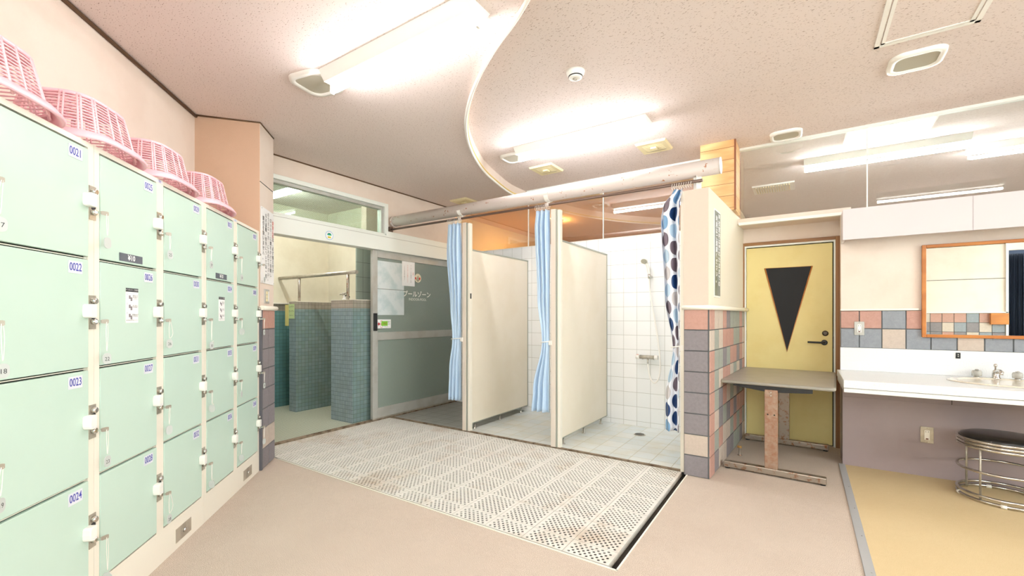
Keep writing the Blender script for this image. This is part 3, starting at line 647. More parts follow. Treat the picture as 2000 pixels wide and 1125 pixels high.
lg = thing('round_header_sticker', 'round sticker with pale blue ring on the white door header', 'sticker', (-4.399,2.965,2.20))
R90 = Matrix.Rotation(PI/2,3,'Y')
MB().lathe([(.046,0),(.046,.002)], (0,0,0), 32, M=R90).build('disc', M_paper, lg)
MB().tube([(.002,.046*math.cos(a),.046*math.sin(a)) for a in [k*PI/16 for k in range(32)]], .0028, 6, True).build('blue_ring', mat('pale_blue',(150,190,230),.5), lg)
mb = MB(); mb.add([(.003,-.03,.006),(.003,-.012,.026),(.003,.012,.026),(.003,.03,.006),(.003,.018,0),(.003,-.018,0)], [(0,5,4,3,2,1)]); mb.build('green_patch', mat('sea_green',(20,176,140),.5), lg)
B(.002,.003,-.012,.012,.016,.024).build('blue_patch', mat('sky_blue',(120,196,236),.5), lg)
B(.002,.003,-.02,.02,-.03,-.012).build('yellow_patch', mat('bright_yellow',(226,208,40),.5), lg)
# ---------------------------------------------------------------- column sign and switch
F_L = Matrix.Rotation(LR, 4, 'Z') @ FY
cx_, cy_ = L2W(4.235, .0)
sn = thing('wall_notice_board', 'white board with vertical Japanese writing on the column beside the lockers', 'sign', (cx_,cy_,1.91), LR)
B(-.16,.16,-.012,-.004,-.325,.325).build('board', M_paper, sn, bev=.002)
cols = ['貴重品等は、必ず備え付け','ロッカーに鍵をかけて保管し','のうえロッカーに入れて下さい。','なお盗難、紛失については一切','責任を負いません。']
for k, s in enumerate(cols):
    x = .125-.06*k
    if k == 0: vtext('貴重品等', .043, M_red, sn, (x,-.014,.17), FY, sx=1.1, bold=.0002); vtext('は、必ず備え付け', .043, M_ink, sn, (x,-.014,-.06), FY, sx=1.1, bold=.0002)
    else: vtext(s, .043 if k < 4 else .045, M_ink, sn, (x,-.014,.0 if k < 4 else .06), FY, sx=1.1, bold=.0002)
for sx_ in (-1,1):
    for sz in (-1,1): MB().lathe([(.005,0),(.003,.003)], (sx_*.15,-.012,sz*.312), 10, M=Matrix.Rotation(PI/2,3,'X')).build('screw', M_steel, sn)
sx0, sy0 = L2W(4.215,0)
sw = thing('wall_light_switch', 'grey light switch plate on the column under the notice board', 'switch', (sx0,sy0,1.475), LR)
B(-.055,.055,-.014,0,-.062,.062).build('plate', M_alu_d, sw, bev=.003)
for k in range(3): B(-.03,.0,-.019,-.012,-.045+k*.031,-.045+k*.031+.026).build('rocker', mat('cream_rocker',(236,222,180),.4) if k == 0 else bpy.data.materials['cream_rocker'], sw, bev=.002)
B(.008,.034,-.019,-.012,-.045,.045).build('name_plate', M_white, sw)

# ---------------------------------------------------------------- lockers
PITCH = .4735; R0 = 2.118-PITCH; DW = .405; RZ = [1.992-.4535*k for k in range(5)]
door_me = B(-DW,0,-.004,.014,.007,.4465).mesh('locker_door', M_green)
plate_me = B(0,.038,-.003,0,-.07,.07).mesh('lock_plate', M_steel)
lab_me = B(.010,.034,-.0036,-.003,-.026,.032).mesh('lock_label', M_ink)
cylm = MB().lathe([(.0125,0),(.0125,.014),(.009,.017)], (.017,-.003,.047), 18, M=Matrix.Rotation(PI/2,3,'X')).mesh('coin_knob', M_chrome)
keyc = MB().lathe([(.0125,0),(.0125,.012),(.010,.015)], (.017,-.003,-.038), 18, M=Matrix.Rotation(PI/2,3,'X')).mesh('key_cylinder', M_chrome)
# white moulded cover: rounded block sticking out over the plate's left half
cv_pts = [(-.031,.018),(-.028,.025),(-.021,.028),(.004,.028),(.006,.026),(.006,-.026),(.004,-.028),(-.021,-.028),(-.028,-.024),(-.031,-.016),(-.0325,0)]
mb = MB(Matrix(((1,0,0,0),(0,0,-1,0),(0,1,0,0),(0,0,0,1)))); mb.prism(cv_pts, .003, .034); cover_me = mb.mesh('lock_cover', M_white)
mb = MB(Matrix(((1,0,0,0),(0,0,-1,0),(0,1,0,0),(0,0,0,1)))); mb.box(-.024,.003,.008,.0085,.034,.0345); mb.box(-.022,-.016,-.021,-.016,.034,.0346); mb.box(-.011,.003,-.020,-.018,.034,.0346); cmark_me = mb.mesh('lock_cover_marking', M_lav)
numb_me = B(-.036,.036,-.0012,0,-.024,.024).mesh('number_backing', M_lav)
def door_number(c, r): return 17+4*c+r
names = {0:'leftmost bank of cream lockers with mint green doors, nearest the camera', 1:'middle bank of mint green lockers, numbers 0025 to 0032', 2:'rightmost bank of mint green lockers beside the column, numbers 0033 to 0040'}
for u in range(3):
    s0 = 2.155-.947+.947*u; s1 = s0+.947
    if u == 2: s1 = 4.028
    ox, oy = L2W(s0)
    bank = thing('locker_bank', names[u], 'lockers', (ox,oy,0), LR, 'mint green coin lockers along the wall')
    W = s1-s0-.002
    mb = MB()
    cols_ = [2*u, 2*u+1]; edges = []
    for c in cols_: r = R0-PITCH+PITCH*(c+1)-s0; edges += [(r-DW, r)]
    mb.box(0, edges[0][0]-.002, 0, .45, .0, 2.015); mb.box(edges[0][1]+.002, edges[1][0]-.002, 0, .45, 0, 2.015); mb.box(edges[1][1]+.002, W if u < 2 else 4.055-s0, 0, .43 if u == 2 else .45, 0, 2.015)
    for a, b in edges: mb.box(a-.002, b+.002, 0, .43, 1.994, 2.015); mb.box(a-.002, b+.002, 0, .43, 0, .176)
    mb.box(.004, W-.004, .02, .425, .17, 1.99)
    mb.build('cabinet_body', M_cream, bank)
    mb = MB()
    for a, b in edges: mb.box(a-.002, b+.002, .0155, .019, .176, 1.994)
    mb.build('door_reveal', M_dark, bank)
    for a, b in edges:
        for z in RZ[1:4]: B(a, b, .006, .016, z-.0018, z+.0018).build('shelf_edge', M_cream, bank)
    for ci, c in enumerate(cols_):
        r = edges[ci][1]
        for k in range(4):
            num = door_number(c-1+1, k)
            d = inst('locker_door', door_me, bank, (r, 0, RZ[k+1]), .002)
            nb = inst('number_plate', numb_me, d, (-.072,-.0045,.4535-.045))
            text('%04d' % num, .044, M_blue, nb, (0,-.0018,-.0), FY, 'digits', sx=.72, bold=.0004)
            lk = inst('lock', plate_me, bank, (r+.006, 0, RZ[k+1]+.232), .0)
            inst('lock_label', lab_me, lk); inst('coin_knob', cylm, lk); inst('key_cylinder', keyc, lk)
            cvr = inst('lock_cover', cover_me, lk, (-.010,0,.005), .004); inst('cover_marking', cmark_me, lk, (-.010,0,.005))
            if num in (25, 33):
                y = B(-.083,.083,-.0016,0,-.018,.018).build('price_sticker', mat('grey_sticker_%d' % num,(92,98,108),.5), d, loc=(-.205,-.0045,.033))
                text('¥10', .034, M_paper, y, (0,-.002,0), FY, 'digits', bold=.0008)
            if num in (26, 34):
                y = MB(); y.box(-.045,.045,-.0014,0,-.085,.06); st = y.build('instruction_sticker', M_paper, d, loc=(-.2,-.0045,.27))
                B(-.045,.045,-.0016,-.0012,.06,.077).build('sticker_heading', M_ink, st); text('コインロッカーご利用方法', .0088, M_paper, st, (0,-.0022,.0685), FY)
                for q in range(3):
                    z = .035-.043*q; text('%d' % (q+1), .01, M_ink, st, (-.037,-.0022,z+.012), FY)
                    mbx = MB(); mbx.box(-.024,-.012,-.0018,-.0014,z-.008,z+.008); mbx.box(-.012,.0,-.0018,-.0014,z-.018,z); mbx.build('pictogram', T_grey, st)
                    text('硬貨を入れ\n扉を閉めて\nください' if q == 0 else ('右にまわし\nカギを抜く' if q == 1 else '使用後は必ず\nカギを戻す'), .0075, M_ink, st, (.022,-.0022,z), FY)
                text('●ご使用後は必ずお返しください', .0055, M_ink, st, (0,-.0022,-.073), FY)
    hx = s0+.62 if False else .622
    if u > 0:
        hx = {1:2.777-2.155, 2:3.725-3.102}[u]; h = MB(); h.box(hx, hx+.165, -.002, 0, .035, .112); h.build('base_plate', M_steel, bank)
        MB().lathe([(.012,0),(.012,.008),(.008,.011)], (hx+.085,-.002,.073), 16, M=Matrix.Rotation(PI/2,3,'X')).build('base_lock', M_chrome, bank)
        bx = edges[0][1]+.005; B(bx,bx+.055,-.0012,0,1.996,2.011).build('maker_sticker', M_lav, bank); text('管理番号\n点検済', .006, M_blue, bank, (bx+.027,-.0018,2.0035), FY)

# keys with numbered tags
keym = Matrix(((1,0,0,0),(0,0,-1,0),(0,1,0,0),(0,0,0,1)))
mb = MB(); mb.box(0,.004,-.003,.003,0,.0) if False else None
drops = {17:.12,18:.13,19:.1,20:.15, 21:.10,22:.135,23:.115,24:.155, 25:.085,26:.10,27:.10,28:.115, 29:.085,30:.14,31:.085,32:.11, 33:.125,34:.07,35:.075,36:.09, 37:.10,38:.09,39:.085,40:.10}
edge_on = {31, 32, 34, 36, 24}
blank = {21, 24, 27, 35, 40, 31, 32, 34, 36}
for c in range(6):
    for k in range(4):
        num = 17+4*c+k; s = R0-PITCH+PITCH*(c+1)+.006+.017; z = RZ[k+1]+.232-.038
        x, y = L2W(s, -.018)
        lab = {1:'silver key with grey oval tag in the lock of locker 00%d', 0:'key with white string in the lock of locker 00%d'}[0 if num in blank else 1] % num
        if num not in blank: lab += ', the tag reading %d' % num
        r = thing('locker_key', lab, 'key', (x,y,z), LR, 'keys hanging in the locker locks')
        mb = MB(); mb.box(-.002,.002,-.016,.0,-.005,.005); mb.prism([(0,0),(0,0.001),(0.001,0)],0,0) if False else None
        hp = MB(Matrix.Translation((0,-.014,0)) @ Matrix.Rotation(math.radians(-28),4,'Z') @ Matrix.Rotation(PI/2,4,'X'))
        hp.prism([(0,-.005),(.006,-.008),(.024,-.009),(.029,-.006),(.029,.007),(.023,.009),(.006,.008),(0,.005)], -.0012, .0012); hp.build('key_head', M_steel, r)
        mb.build('key_shank', M_chrome, r)
        kx, ky = .019, -.024; L = drops[num]; sw_ = random.uniform(-.006,.006)
        pts = [(kx-.003,ky-.002,-.002),(kx-.006+sw_,ky,-L*.35),(kx-.003+sw_,ky,-L*.7),(kx+sw_,ky,-L),(kx+.004+sw_,ky,-L*.7),(kx+.007+sw_,ky,-L*.35),(kx+.003,ky-.002,-.002)]
        if num in (28, 26): pts[4] = (kx+.035,ky,-L*.75); pts[5] = (kx+.022,ky,-L*.4)
        MB().tube(smooth(pts,2), .0013, 5).build('string', M_white, r)
        kt = MB().tube([(kx+sw_,ky-.002,-L),(kx+.012,ky-.004,-L+.006),(kx+.022,ky-.003,-L-.008)], .0013, 5)
        if num in (24, 30, 32, 31): kt.build('string_knot', M_white, r)
        ang = math.radians(80 if num in edge_on else random.uniform(-18, 6))
        T = Matrix.Translation((kx+sw_,ky,-L-.022)) @ Matrix.Rotation(ang,4,'Z') @ Matrix.Rotation(PI/2,4,'X')
        tb = MB(T); pr = rounded(.0185,.0235,.0165,5); tb.prism(pr, -.0012, .0012)
        tg = tb.build('tag', mat('tag_plastic',(196,202,200),.4) if 'tag_plastic' not in bpy.data.materials else bpy.data.materials['tag_plastic'], r)
        if num not in blank:
            tt = text(str(num), .022, M_ink, tg, (0,0,0), Matrix.Translation((kx+sw_,ky,-L-.022)) @ Matrix.Rotation(ang,4,'Z') @ Matrix.Translation((0,-.0016,-.002)) @ FY, 'digits')
        if k == 0 and c == 0: pass

# baskets
def basket():
    ps = {}
    def se(a, b, t, e=3.4):
        ct, st = math.cos(t), math.sin(t); return (a*math.copysign(abs(ct)**(2/e), ct), b*math.copysign(abs(st)**(2/e), st))
    H = .21
    def ring(f, out=0): a = .206+(.160-.206)*f+out; b = .175+(.132-.175)*f+out; return a, b
    mb = MB(); N = 64; prof = [(.030,0.0,.0),(.035,.010,1),(.022,.036,1),(.004,.042,1),(-.001,.038,1),(.018,.006,1)]
    vs = []
    for o_, z, _ in prof:
        a, b = ring(z/H, o_)
        for k in range(N): t = 2*PI*k/N; x, y = se(a, b, t); lift = .012*(math.sin(t)**2)*(1 if math.sin(t) < 0 else .3); vs.append((x, y, z+lift))
    P_ = len(prof); mb.add(vs, [(j*N+k, j*N+(k+1) % N, ((j+1) % P_)*N+(k+1) % N, ((j+1) % P_)*N+k) for j in range(P_) for k in range(N)], True)
    ps['rim'] = mb.mesh('rim', M_pink)
    mb = MB(); nr = 14
    for j in range(1, nr):
        f = .1+.86*j/nr; a, b = ring(f); mb.tube([(*se(a, b, 2*PI*k/40), f*H) for k in range(40)], .0032, 4, True)
    for k in range(14):
        for dd in (-.045, .045):
            t = 2*PI*(k+.5)/14+dd; pts = [(*se(*ring(f), t), f*H) for f in (.08,.4,.7,.98)]; mb.tube(pts, .0042, 5)
    ps['slatted_side'] = mb.mesh('slatted_side', M_pinkp)
    mb = MB(); a, b = ring(1)
    mb.tube([(*se(a-.004, b-.004, 2*PI*k/48), H-.004) for k in range(48)], .0085, 8, True)
    for k in range(-6, 7):
        y = k*.02; xx = (a-.01)*(1-abs(y/b)**3.4)**(1/3.4); mb.tube([(-xx,y,H),(xx,y,H)], .003, 5)
    for k in range(-8, 9):
        x = k*.02; yy = (b-.01)*(1-abs(x/a)**3.4)**(1/3.4); mb.tube([(x,-yy,H),(x,yy,H)], .003, 5)
    ps['slatted_base'] = mb.mesh('slatted_base', M_pink); return ps
bk = basket()
for s, nm in ((1.785,'leftmost, above locker 0021'),(2.285,'second from the left, above locker 0025'),(2.795,'third from the left, above locker 0029'),(3.33,'rightmost, above locker 0033')):
    x, y = L2W(s, .15); r = thing('laundry_basket', 'pink slatted plastic basket upside down on the lockers, '+nm, 'basket', (x,y,2.016), LR, 'pink baskets on top of the lockers')
    for k, me in bk.items(): inst(k, me, r)

# ---------------------------------------------------------------- shower front
pp = thing('overhead_pipe', 'thick painted pipe spotted with rust above the shower stalls', 'pipe', (-2.48,3.9,2.52))
MB().tube([(-1.925,0,0),(1.92,0,0)], .065, 28).build('pipe_body', M_pipe, pp); MB().tube([(-1.93,0,0),(-1.90,0,0)], .071, 28).build('end_flange', M_pipe, pp)
MB().tube([(1.918,0,0),(1.924,0,0)], .067, 28).build('end_cap', M_whitep, pp)
rd = thing('shower_curtain_rod', 'dark metal curtain rod running under the thick pipe', 'curtain rod', (-2.5,3.87,2.415))
MB().tube([(-1.93,0,-.0),(1.81,0,.0)], .013, 12).build('rod', M_rod, rd); B(-1.955,-1.925,-.03,.03,-.035,.035).build('wall_flange', M_rod, rd)
for x in (-3.27,-2.14):
    r = thing('pipe_bracket', 'white bracket hanging the rod from the pipe %s stall post' % ('at the first' if x < -3 else 'at the second'), 'bracket', (x,3.9,2.415))
    sb = MB(); arc = [k*PI/14+PI/14 for k in range(13)]
    vs = [(x_,-rr*math.cos(a),.105-rr*math.sin(a)) for a in arc for x_, rr in ((-.022,.066),(.022,.066),(.022,.072),(-.022,.072))]
    sb.add(vs, [(4*i+q,4*i+(q+1) % 4,4*i+4+(q+1) % 4,4*i+4+q) for i in range(12) for q in range(4)]); sb.build('saddle', M_whitep, r)
    B(-.014,.014,-.006,.006,.0,.04).build('hanger', M_whitep, r); MB().tube([(-.02,-.03,0),(.02,-.03,0)], .019, 12).build('rod_clamp', M_pipe, r)
pb = thing('pipe_support_post', 'white metal post on the end wall holding up the pipe', 'post', (-.735,3.90,2.336))
B(-.03,.03,-.004,.004,0,.21).build('flat_bar', M_whitep, pb); B(-.004,.0,-.03,.03,0,.18).build('side_web', M_whitep, pb)
def stall(x, label, latch):
    r = thing('shower_partition', label, 'partition', (x,3.9,0))
    B(-.052,.0,-.03,.03,0,2.365).build('front_post', M_post, r, bev=.003)
    B(.0,.018,-.024,.03,0,2.36).build('edge_channel', M_edge, r); B(.018,.048,-.02,.03,0,2.355).build('side_channel', M_cream, r, bev=.003)
    B(-.012,.028,.03,1.265,.085,2.05).build('panel', M_panel, r)
    B(-.018,.034,.03,1.27,2.05,2.066).build('top_rail', M_edge, r); B(-.018,.034,.03,1.27,.078,.086).build('bottom_rail', M_edge, r); B(-.016,.032,1.255,1.27,.085,2.05).build('rear_channel', M_edge, r)
    for y in (.12,.62,1.12):
        l = MB().lathe([(.024,0),(.024,.006),(.012,.012),(.012,.08)], (.008,y,.004), 16).build('leg', M_chrome, r)
    if latch: B(.047,.051,-.012,.008,1.50,1.56).build('magnet', M_black, r); B(.047,.05,-.012,.008,1.24,1.29).build('catch_plate', M_white, r)
    return r
stall(-3.188, 'cream shower partition with front post between the first and middle stalls', True)
stall(-2.048, 'cream shower partition with front post between the middle and last stalls', False)

def cloth(name, m, xs_fn, zs_, n_u=90, folds=7, amp=None, ycen=3.88, width=.75, parent=None, th=.0015, ph=0.):
    vs, fs, uv = [], [], []
    K = len(zs_)
    for j, z in enumerate(zs_):
        x0, x1 = xs_fn(z); am = amp(z)
        for i in range(n_u+1):
            t = i/n_u; p = 2*PI*folds*t+ph
            x = x0+(x1-x0)*(t+.035*math.sin(p*1.0+1.3)/max(folds/6,1)); y = ycen+am*(math.sin(p+.4*math.sin(z*3))+.35*math.sin(2.1*p+z*2.2))
            vs.append((x,y,z)); uv.append((t*width, z))
    for j in range(K-1):
        for i in range(n_u): a = j*(n_u+1)+i; fs.append((a,a+1,a+n_u+2,a+n_u+1))
    me = bpy.data.meshes.new(name); me.from_pydata(vs, [], fs); me.materials.append(m)
    ul = me.uv_layers.new(name='UVMap')
    for lp in me.loops: ul.data[lp.index].uv = uv[lp.vertex_index]
    me.polygons.foreach_set('use_smooth', [True]*len(fs)); me.update()
    o = inst(name, me, parent); s_ = o.modifiers.new('thickness','SOLIDIFY'); s_.thickness = th
    return o
def lerp(tab, z):
    tab = sorted(tab)
    if z <= tab[0][0]: return tab[0][1:]
    for a, b in zip(tab, tab[1:]):
        if z <= b[0]:
            t = (z-a[0])/(b[0]-a[0]); t = t*t*(3-2*t); return tuple(a[k]+(b[k]-a[k])*t for k in range(1,len(a)))
    return tab[-1][1:]
def curtain(label, m, tab, top, bot, folds, width, cx, group, ph=0., amp_=1., tie=True, rng=(0,0)):
    r = thing('shower_curtain', label, 'curtain', (cx,3.87,bot), 0, group)
    K = 60; zs_ = [bot+(top-bot)*j/K for j in range(K+1)]
    o = cloth('cloth', m, lambda z: tuple(v-cx for v in lerp(tab, z)[:2]), zs_, 130, folds, lambda z: lerp(tab, z)[2]*amp_, 0, width, r, ph=ph)
    o.location = (0,0,-bot)
    if tie:
        x0, x1, am = lerp(tab, 1.045); x0 -= cx; x1 -= cx; c = (x0+x1)/2; h = (x1-x0)/2+.006
        MB().tube([(c+h*math.cos(a), (am*1.4+.008)*math.sin(a), 1.045-bot+.006*math.cos(a)) for a in [2*PI*k/24 for k in range(24)]], .005, 6, True).build('tieback', M_white, r)
        B(x1+.0,x1+.03,-.012,.004,1.015-bot,1.06-bot).build('tie_hook', M_white, r)
    for k in range(9):
        x = rng[0]+(rng[1]-rng[0])*k/8-cx; z = 2.398-bot
        MB().tube([(x+.003*math.sin(a*3),.02*math.cos(a),z+.026*math.sin(a)) for a in [2*PI*q/14 for q in range(14)]], .0018, 5, True).build('curtain_ring', M_white, r)
    return r
M_bluec = mat('pale_blue_curtain', (188,212,236), .35, spec=.4); M_bluec.node_tree.nodes['Principled BSDF'].inputs['Sheen Weight'].default_value = .2
curtain('pale blue shower curtain tied back at the first stall post, left', M_bluec, [(.34,-3.455,-3.26,.028),(.7,-3.44,-3.262,.022),(1.045,-3.395,-3.262,.014),(1.4,-3.42,-3.262,.02),(2.1,-3.47,-3.25,.03),(2.36,-3.46,-3.25,.024)], 2.365, .34, 3.6, .9, -3.35, 'pale blue shower curtains', rng=(-3.45,-3.27))
curtain('pale blue shower curtain tied back at the middle post, beside the second partition', M_bluec, [(.34,-2.33,-2.115,.03),(.55,-2.31,-2.115,.026),(1.045,-2.20,-2.118,.014),(1.5,-2.26,-2.115,.02),(2.2,-2.285,-2.11,.032),(2.36,-2.27,-2.11,.024)], 2.365, .34, 3.3, .9, -2.2, 'pale blue shower curtains', ph=1.3, rng=(-2.27,-2.12))
# polka dots
m, t, b, tc = base('polka_dot_cloth', .45)
uvn = t.n('ShaderNodeUVMap').outputs[0]; sep = t.n('ShaderNodeSeparateXYZ'); t.l(uvn, sep.inputs[0])
DU, DV = .10, .145
cu_ = t.math('DIVIDE', sep.outputs[0], DU); ci = t.math('FLOOR', cu_); odd = t.math('MODULO', t.math('ABSOLUTE', ci), 2.)
rv = t.math('ADD', t.math('DIVIDE', sep.outputs[1], DV), t.math('MULTIPLY', odd, .5)); ri_ = t.math('FLOOR', rv)
du = t.math('SUBTRACT', t.math('FRACT', cu_), .5); dv = t.math('SUBTRACT', t.math('FRACT', rv), .5)
d2 = t.math('ADD', t.math('POWER', t.math('ABSOLUTE', t.math('MULTIPLY', du, DU/.045)), 2.3), t.math('POWER', t.math('ABSOLUTE', t.math('MULTIPLY', dv, DV/.061)), 2.3))
ins = t.math('LESS_THAN', d2, 1.)
cmb = t.n('ShaderNodeCombineXYZ'); t.l(ci, cmb.inputs[0]); t.l(ri_, cmb.inputs[1]); wn = t.n('ShaderNodeTexWhiteNoise', noise_dimensions='3D'); t.l(cmb.outputs[0], wn.inputs[0])
dc_ = t.ramp(wn.outputs['Value'], [(0.,lin((30,62,112))),(.24,lin((118,160,200))),(.48,lin((112,100,112))),(.72,lin((176,200,220))),(.88,lin((196,192,194)))], True)
t.l(t.mix(ins, lin((232,236,244)), dc_), b.inputs['Base Color']); M_polka = m
curtain('white shower curtain with blue and grey polka dots tied back at the end wall', M_polka, [(.33,-1.0,-.868,.03),(.6,-1.0,-.868,.03),(1.03,-.93,-.868,.014),(1.5,-1.0,-.868,.028),(2.15,-1.035,-.868,.036),(2.25,-1.02,-.86,.034),(2.37,-.93,-.84,.02)], 2.37, .33, 1.6, .215, -.93, None, ph=.8, amp_=1.0, rng=(-.93,-.78))

# shower fittings
sh = thing('shower_mixer', 'wall mixer with white hose and hand shower on the white tiles', 'shower', (-1.52,5.17,.83))
M90 = Matrix.Rotation(PI/2,3,'Y')
MB().tube([(-.075,-.065,0),(.095,-.065,0)], .022, 18).build('mixer_body', M_steel, sh)
MB().tube([(-.118,-.065,0),(-.075,-.065,0)], .024, 18).build('temperature_knob', M_white, sh); MB().tube([(.095,-.065,0),(.135,-.065,0)], .024, 18).build('flow_knob', M_white, sh)
MB().tube([(-.116,-.065,.02),(-.09,-.065,.025)], .005, 6).build('red_button', M_red, sh)
for x in (-.05,.08): MB().tube([(x,-.06,-.005),(x,-.03,-.02),(x,0,-.02)], .014, 12).build('wall_union', M_chrome, sh)
MB().tube([(.02,-.065,-.02),(.02,-.065,-.075)], .010, 12).build('hose_outlet', M_chrome, sh)
hose = smooth([(.02,-.065,-.07),(.03,-.068,-.16),(.055,-.07,-.26),(.10,-.075,-.30),(.15,-.075,-.24),(.165,-.075,-.12),(.16,-.07,.0),(.13,-.065,.25),(.085,-.06,.5),(.05,-.06,.7),(.035,-.065,.86),(.04,-.07,.94)], 2)
MB().tube(hose, .0085, 10).build('hose', M_white, sh)
MB().tube([(.04,0,.93),(.04,-.05,.93)], .016, 12).build('wall_holder', M_chrome, sh); MB().tube([(.04,-.07,.905),(.037,-.07,.955)], .018, 14).build('holder_clip', M_chrome, sh)
MB().tube(smooth([(.038,-.07,.94),(.03,-.075,1.02),(.015,-.09,1.075),(.0,-.11,1.10)],1), [.011,.012,.013,.014,.016,.017,.018,.02][:len(smooth([(0,0,0)]*4,1))], 12).build('shower_handle', M_white, sh)
MB().lathe([(.0,.022),(.03,.02),(.042,.005),(.042,-.004),(.036,-.008)], (-.005,-.125,1.105), 24, M=Matrix.Rotation(math.radians(-48),3,'X')).build('shower_head', M_white, sh)
MB().lathe([(.034,-.011),(.034,-.007)], (-.005,-.125,1.105), 24, M=Matrix.Rotation(math.radians(-48),3,'X')).build('spray_face', M_spk, sh)
dr = thing('floor_drain', 'round metal floor drain in the last shower stall', 'drain', (-1.50,4.80,.004))
MB().lathe([(.062,0),(.062,.004),(.055,.005)], (0,0,0), 28).build('drain_ring', M_steel, dr)
mb = MB()
for k in range(-4,5): h = math.sqrt(max(0,.05**2-(k*.011)**2)); mb.box(k*.011-.003,k*.011+.003,-h,h,.005,.007)
mb.build('drain_bars', M_black, dr)

# ---------------------------------------------------------------- wood column, pier sign, pier details
wc = tag(MB().box(-.87,-.55,4.75,5.075,2.336,CZ-.001).mesh and B(-.87,-.55,4.75,5.075,2.336,CZ-.001).build('timber_clad_column', [M_plank, M_plank_y]), 'column clad in pine boards above the end wall', 'column')
for p in wc.data.polygons: p.material_index = 1 if abs(p.normal.x) > .5 else 0
B(-.562,-.546,4.744,4.762,2.336,CZ-.002).build('corner_moulding', mat('dark_moulding',(130,76,44),.5), wc)
ps = Vector(E0)+pe*.27+Vector(pn)*.005; ang = math.atan2(pe.y, pe.x)
sgn = thing('wall_notice_plate', 'narrow grey plate with two columns of white Japanese writing on the end wall', 'sign', (ps.x,ps.y,1.83), ang)
B(-.105,.115,-.006,0,-.37,.37).build('border', M_alu, sgn); B(-.095,.105,-.009,-.005,-.355,.355).build('plate', mat('plate_grey',(140,146,146),.25,c2=(124,128,112),vs=3), sgn)
vtext('更衣室内は濡れたままでの', .056, M_paper, sgn, (.05,-.011,.03), FY, sx=1.25, bold=.001, pitch=1.0); vtext('利用はご遠慮ください。', .056, M_paper, sgn, (-.045,-.011,.03), FY, sx=1.25, bold=.001, pitch=1.0)

# ---------------------------------------------------------------- yellow door
Y0 = 5.43
d2 = sroot('door_2', (-.138,Y0,0))
B(-.44,-.40,-.03,.06,0,2.095).build('frame_jamb', M_oak, d2, bev=.003); B(.40,.438,-.03,.06,0,2.095).build('frame_jamb', M_oak, d2, bev=.003); B(-.40,.40,-.03,.06,2.062,2.095).build('frame_head', M_oakx, d2, bev=.003)
B(-.40,-.386,-.02,.05,0,2.062).build('jamb_liner', M_alu, d2); B(.386,.40,-.02,.05,0,2.062).build('jamb_liner', M_alu, d2); B(-.386,.386,-.02,.05,2.045,2.062).build('head_liner', M_alu, d2)
B(-.386,.386,.03,.05,0,2.045).build('door_rebate', M_dark, d2)
leaf = B(-.383,.377,-.005,.03,.012,2.036).build('door_leaf', M_yellow, d2, bev=.003)
tri = [(-.208,1.812),(.208,1.812),(-.008,.935)]
def triM(d0,d1,pts): 
    m2 = MB(Matrix(((1,0,0,0),(0,0,1,0),(0,1,0,0),(0,0,0,1)))); m2.prism(pts, d0, d1); return m2
triM(-.008,-.004,tri).build('screen', M_mesh, leaf)
mb = MB(); mb.tube([(x,-.008,z) for x,z in tri], .0075, 8, True); mb.build('screen_trim', M_mframe, leaf)
for z in (1.75,1.09,.42): MB().tube([(-.39,-.012,z-.055),(-.39,-.012,z+.055)], .008, 10).build('hinge', M_steel, d2)
lv = MB().lathe([(.027,0),(.027,.008),(.02,.012)], (.31,-.005,1.038), 24, M=Matrix.Rotation(PI/2,3,'X')).build('handle', M_black, leaf)
MB().tube(smooth([(.31,-.012,1.038),(.31,-.05,1.038),(.28,-.055,1.038),(.17,-.055,1.04)],2), .0095, 12).build('lever', M_black, lv)
MB().lathe([(.027,0),(.027,.006),(.02,.012),(.012,.012)], (.318,-.005,1.13), 24, M=Matrix.Rotation(PI/2,3,'X')).build('lock_cylinder', mat('dark_bronze',(76,66,56),.35,.7), leaf)
B(.379,.386,-.006,.0,.98,1.10).build('strike_plate', M_black, d2)

# ---------------------------------------------------------------- table
tb = thing('work_table', 'grey laminate table with rusty steel T legs before the yellow door', 'table', (-.172,4.78,0), math.radians(-2.9))
top = rounded(.395,.60,.03,4)
tt_ = MB().prism(top, .724, .752).build('tabletop', M_tabletop, tb, bev=.002)
mb = MB(); mb.tube([(x,y,.738) for x,y in top], .0145, 8, True); mb.build('edge_band', M_tedge, tt_)
for y, m_f, m_p in ((-.62,M_steel_r,M_post_r),(.46,M_steel_r,M_steel_r)):
    dy = y if y > 0 else -.61
    ft = B(-.37,.35,dy-.03,dy+.03,.012,.062).build('foot_bar', m_f, tb, bev=.006)
    for x in (-.345,.325): MB().lathe([(.02,0),(.02,.012)], (x,dy,0), 14).build('foot_pad', M_black, ft)
    lg_ = B(-.065,.028,dy-.022,dy+.022,.06,.70).build('leg', m_p, tb, bev=.004)
    br = MB(Matrix(((1,0,0,0),(0,0,1,0),(0,1,0,0),(0,0,0,1)))); br.prism([(-.30,.724),(-.30,.712),(-.06,.68),(.02,.68),(.26,.695),(.26,.724)], dy+.0, dy+.04); br.build('bracket', M_black, tb)
    if y < 0:
        for x in (-.042,.005): MB().lathe([(.006,0),(.004,.003)], (x,dy-.022,.50), 10, M=Matrix.Rotation(PI/2,3,'X')).build('bolt_hole', M_dark, lg_)
        for z in (.68,.655): MB().lathe([(.009,0),(.006,.004)], (-.02,dy-.022,z), 12, M=Matrix.Rotation(PI/2,3,'X')).build('bolt', M_chrome, lg_)
dsn = thing('floor_door_stop', 'small metal door stop on the floor under the table', 'door stop', (-.50,4.62,0))
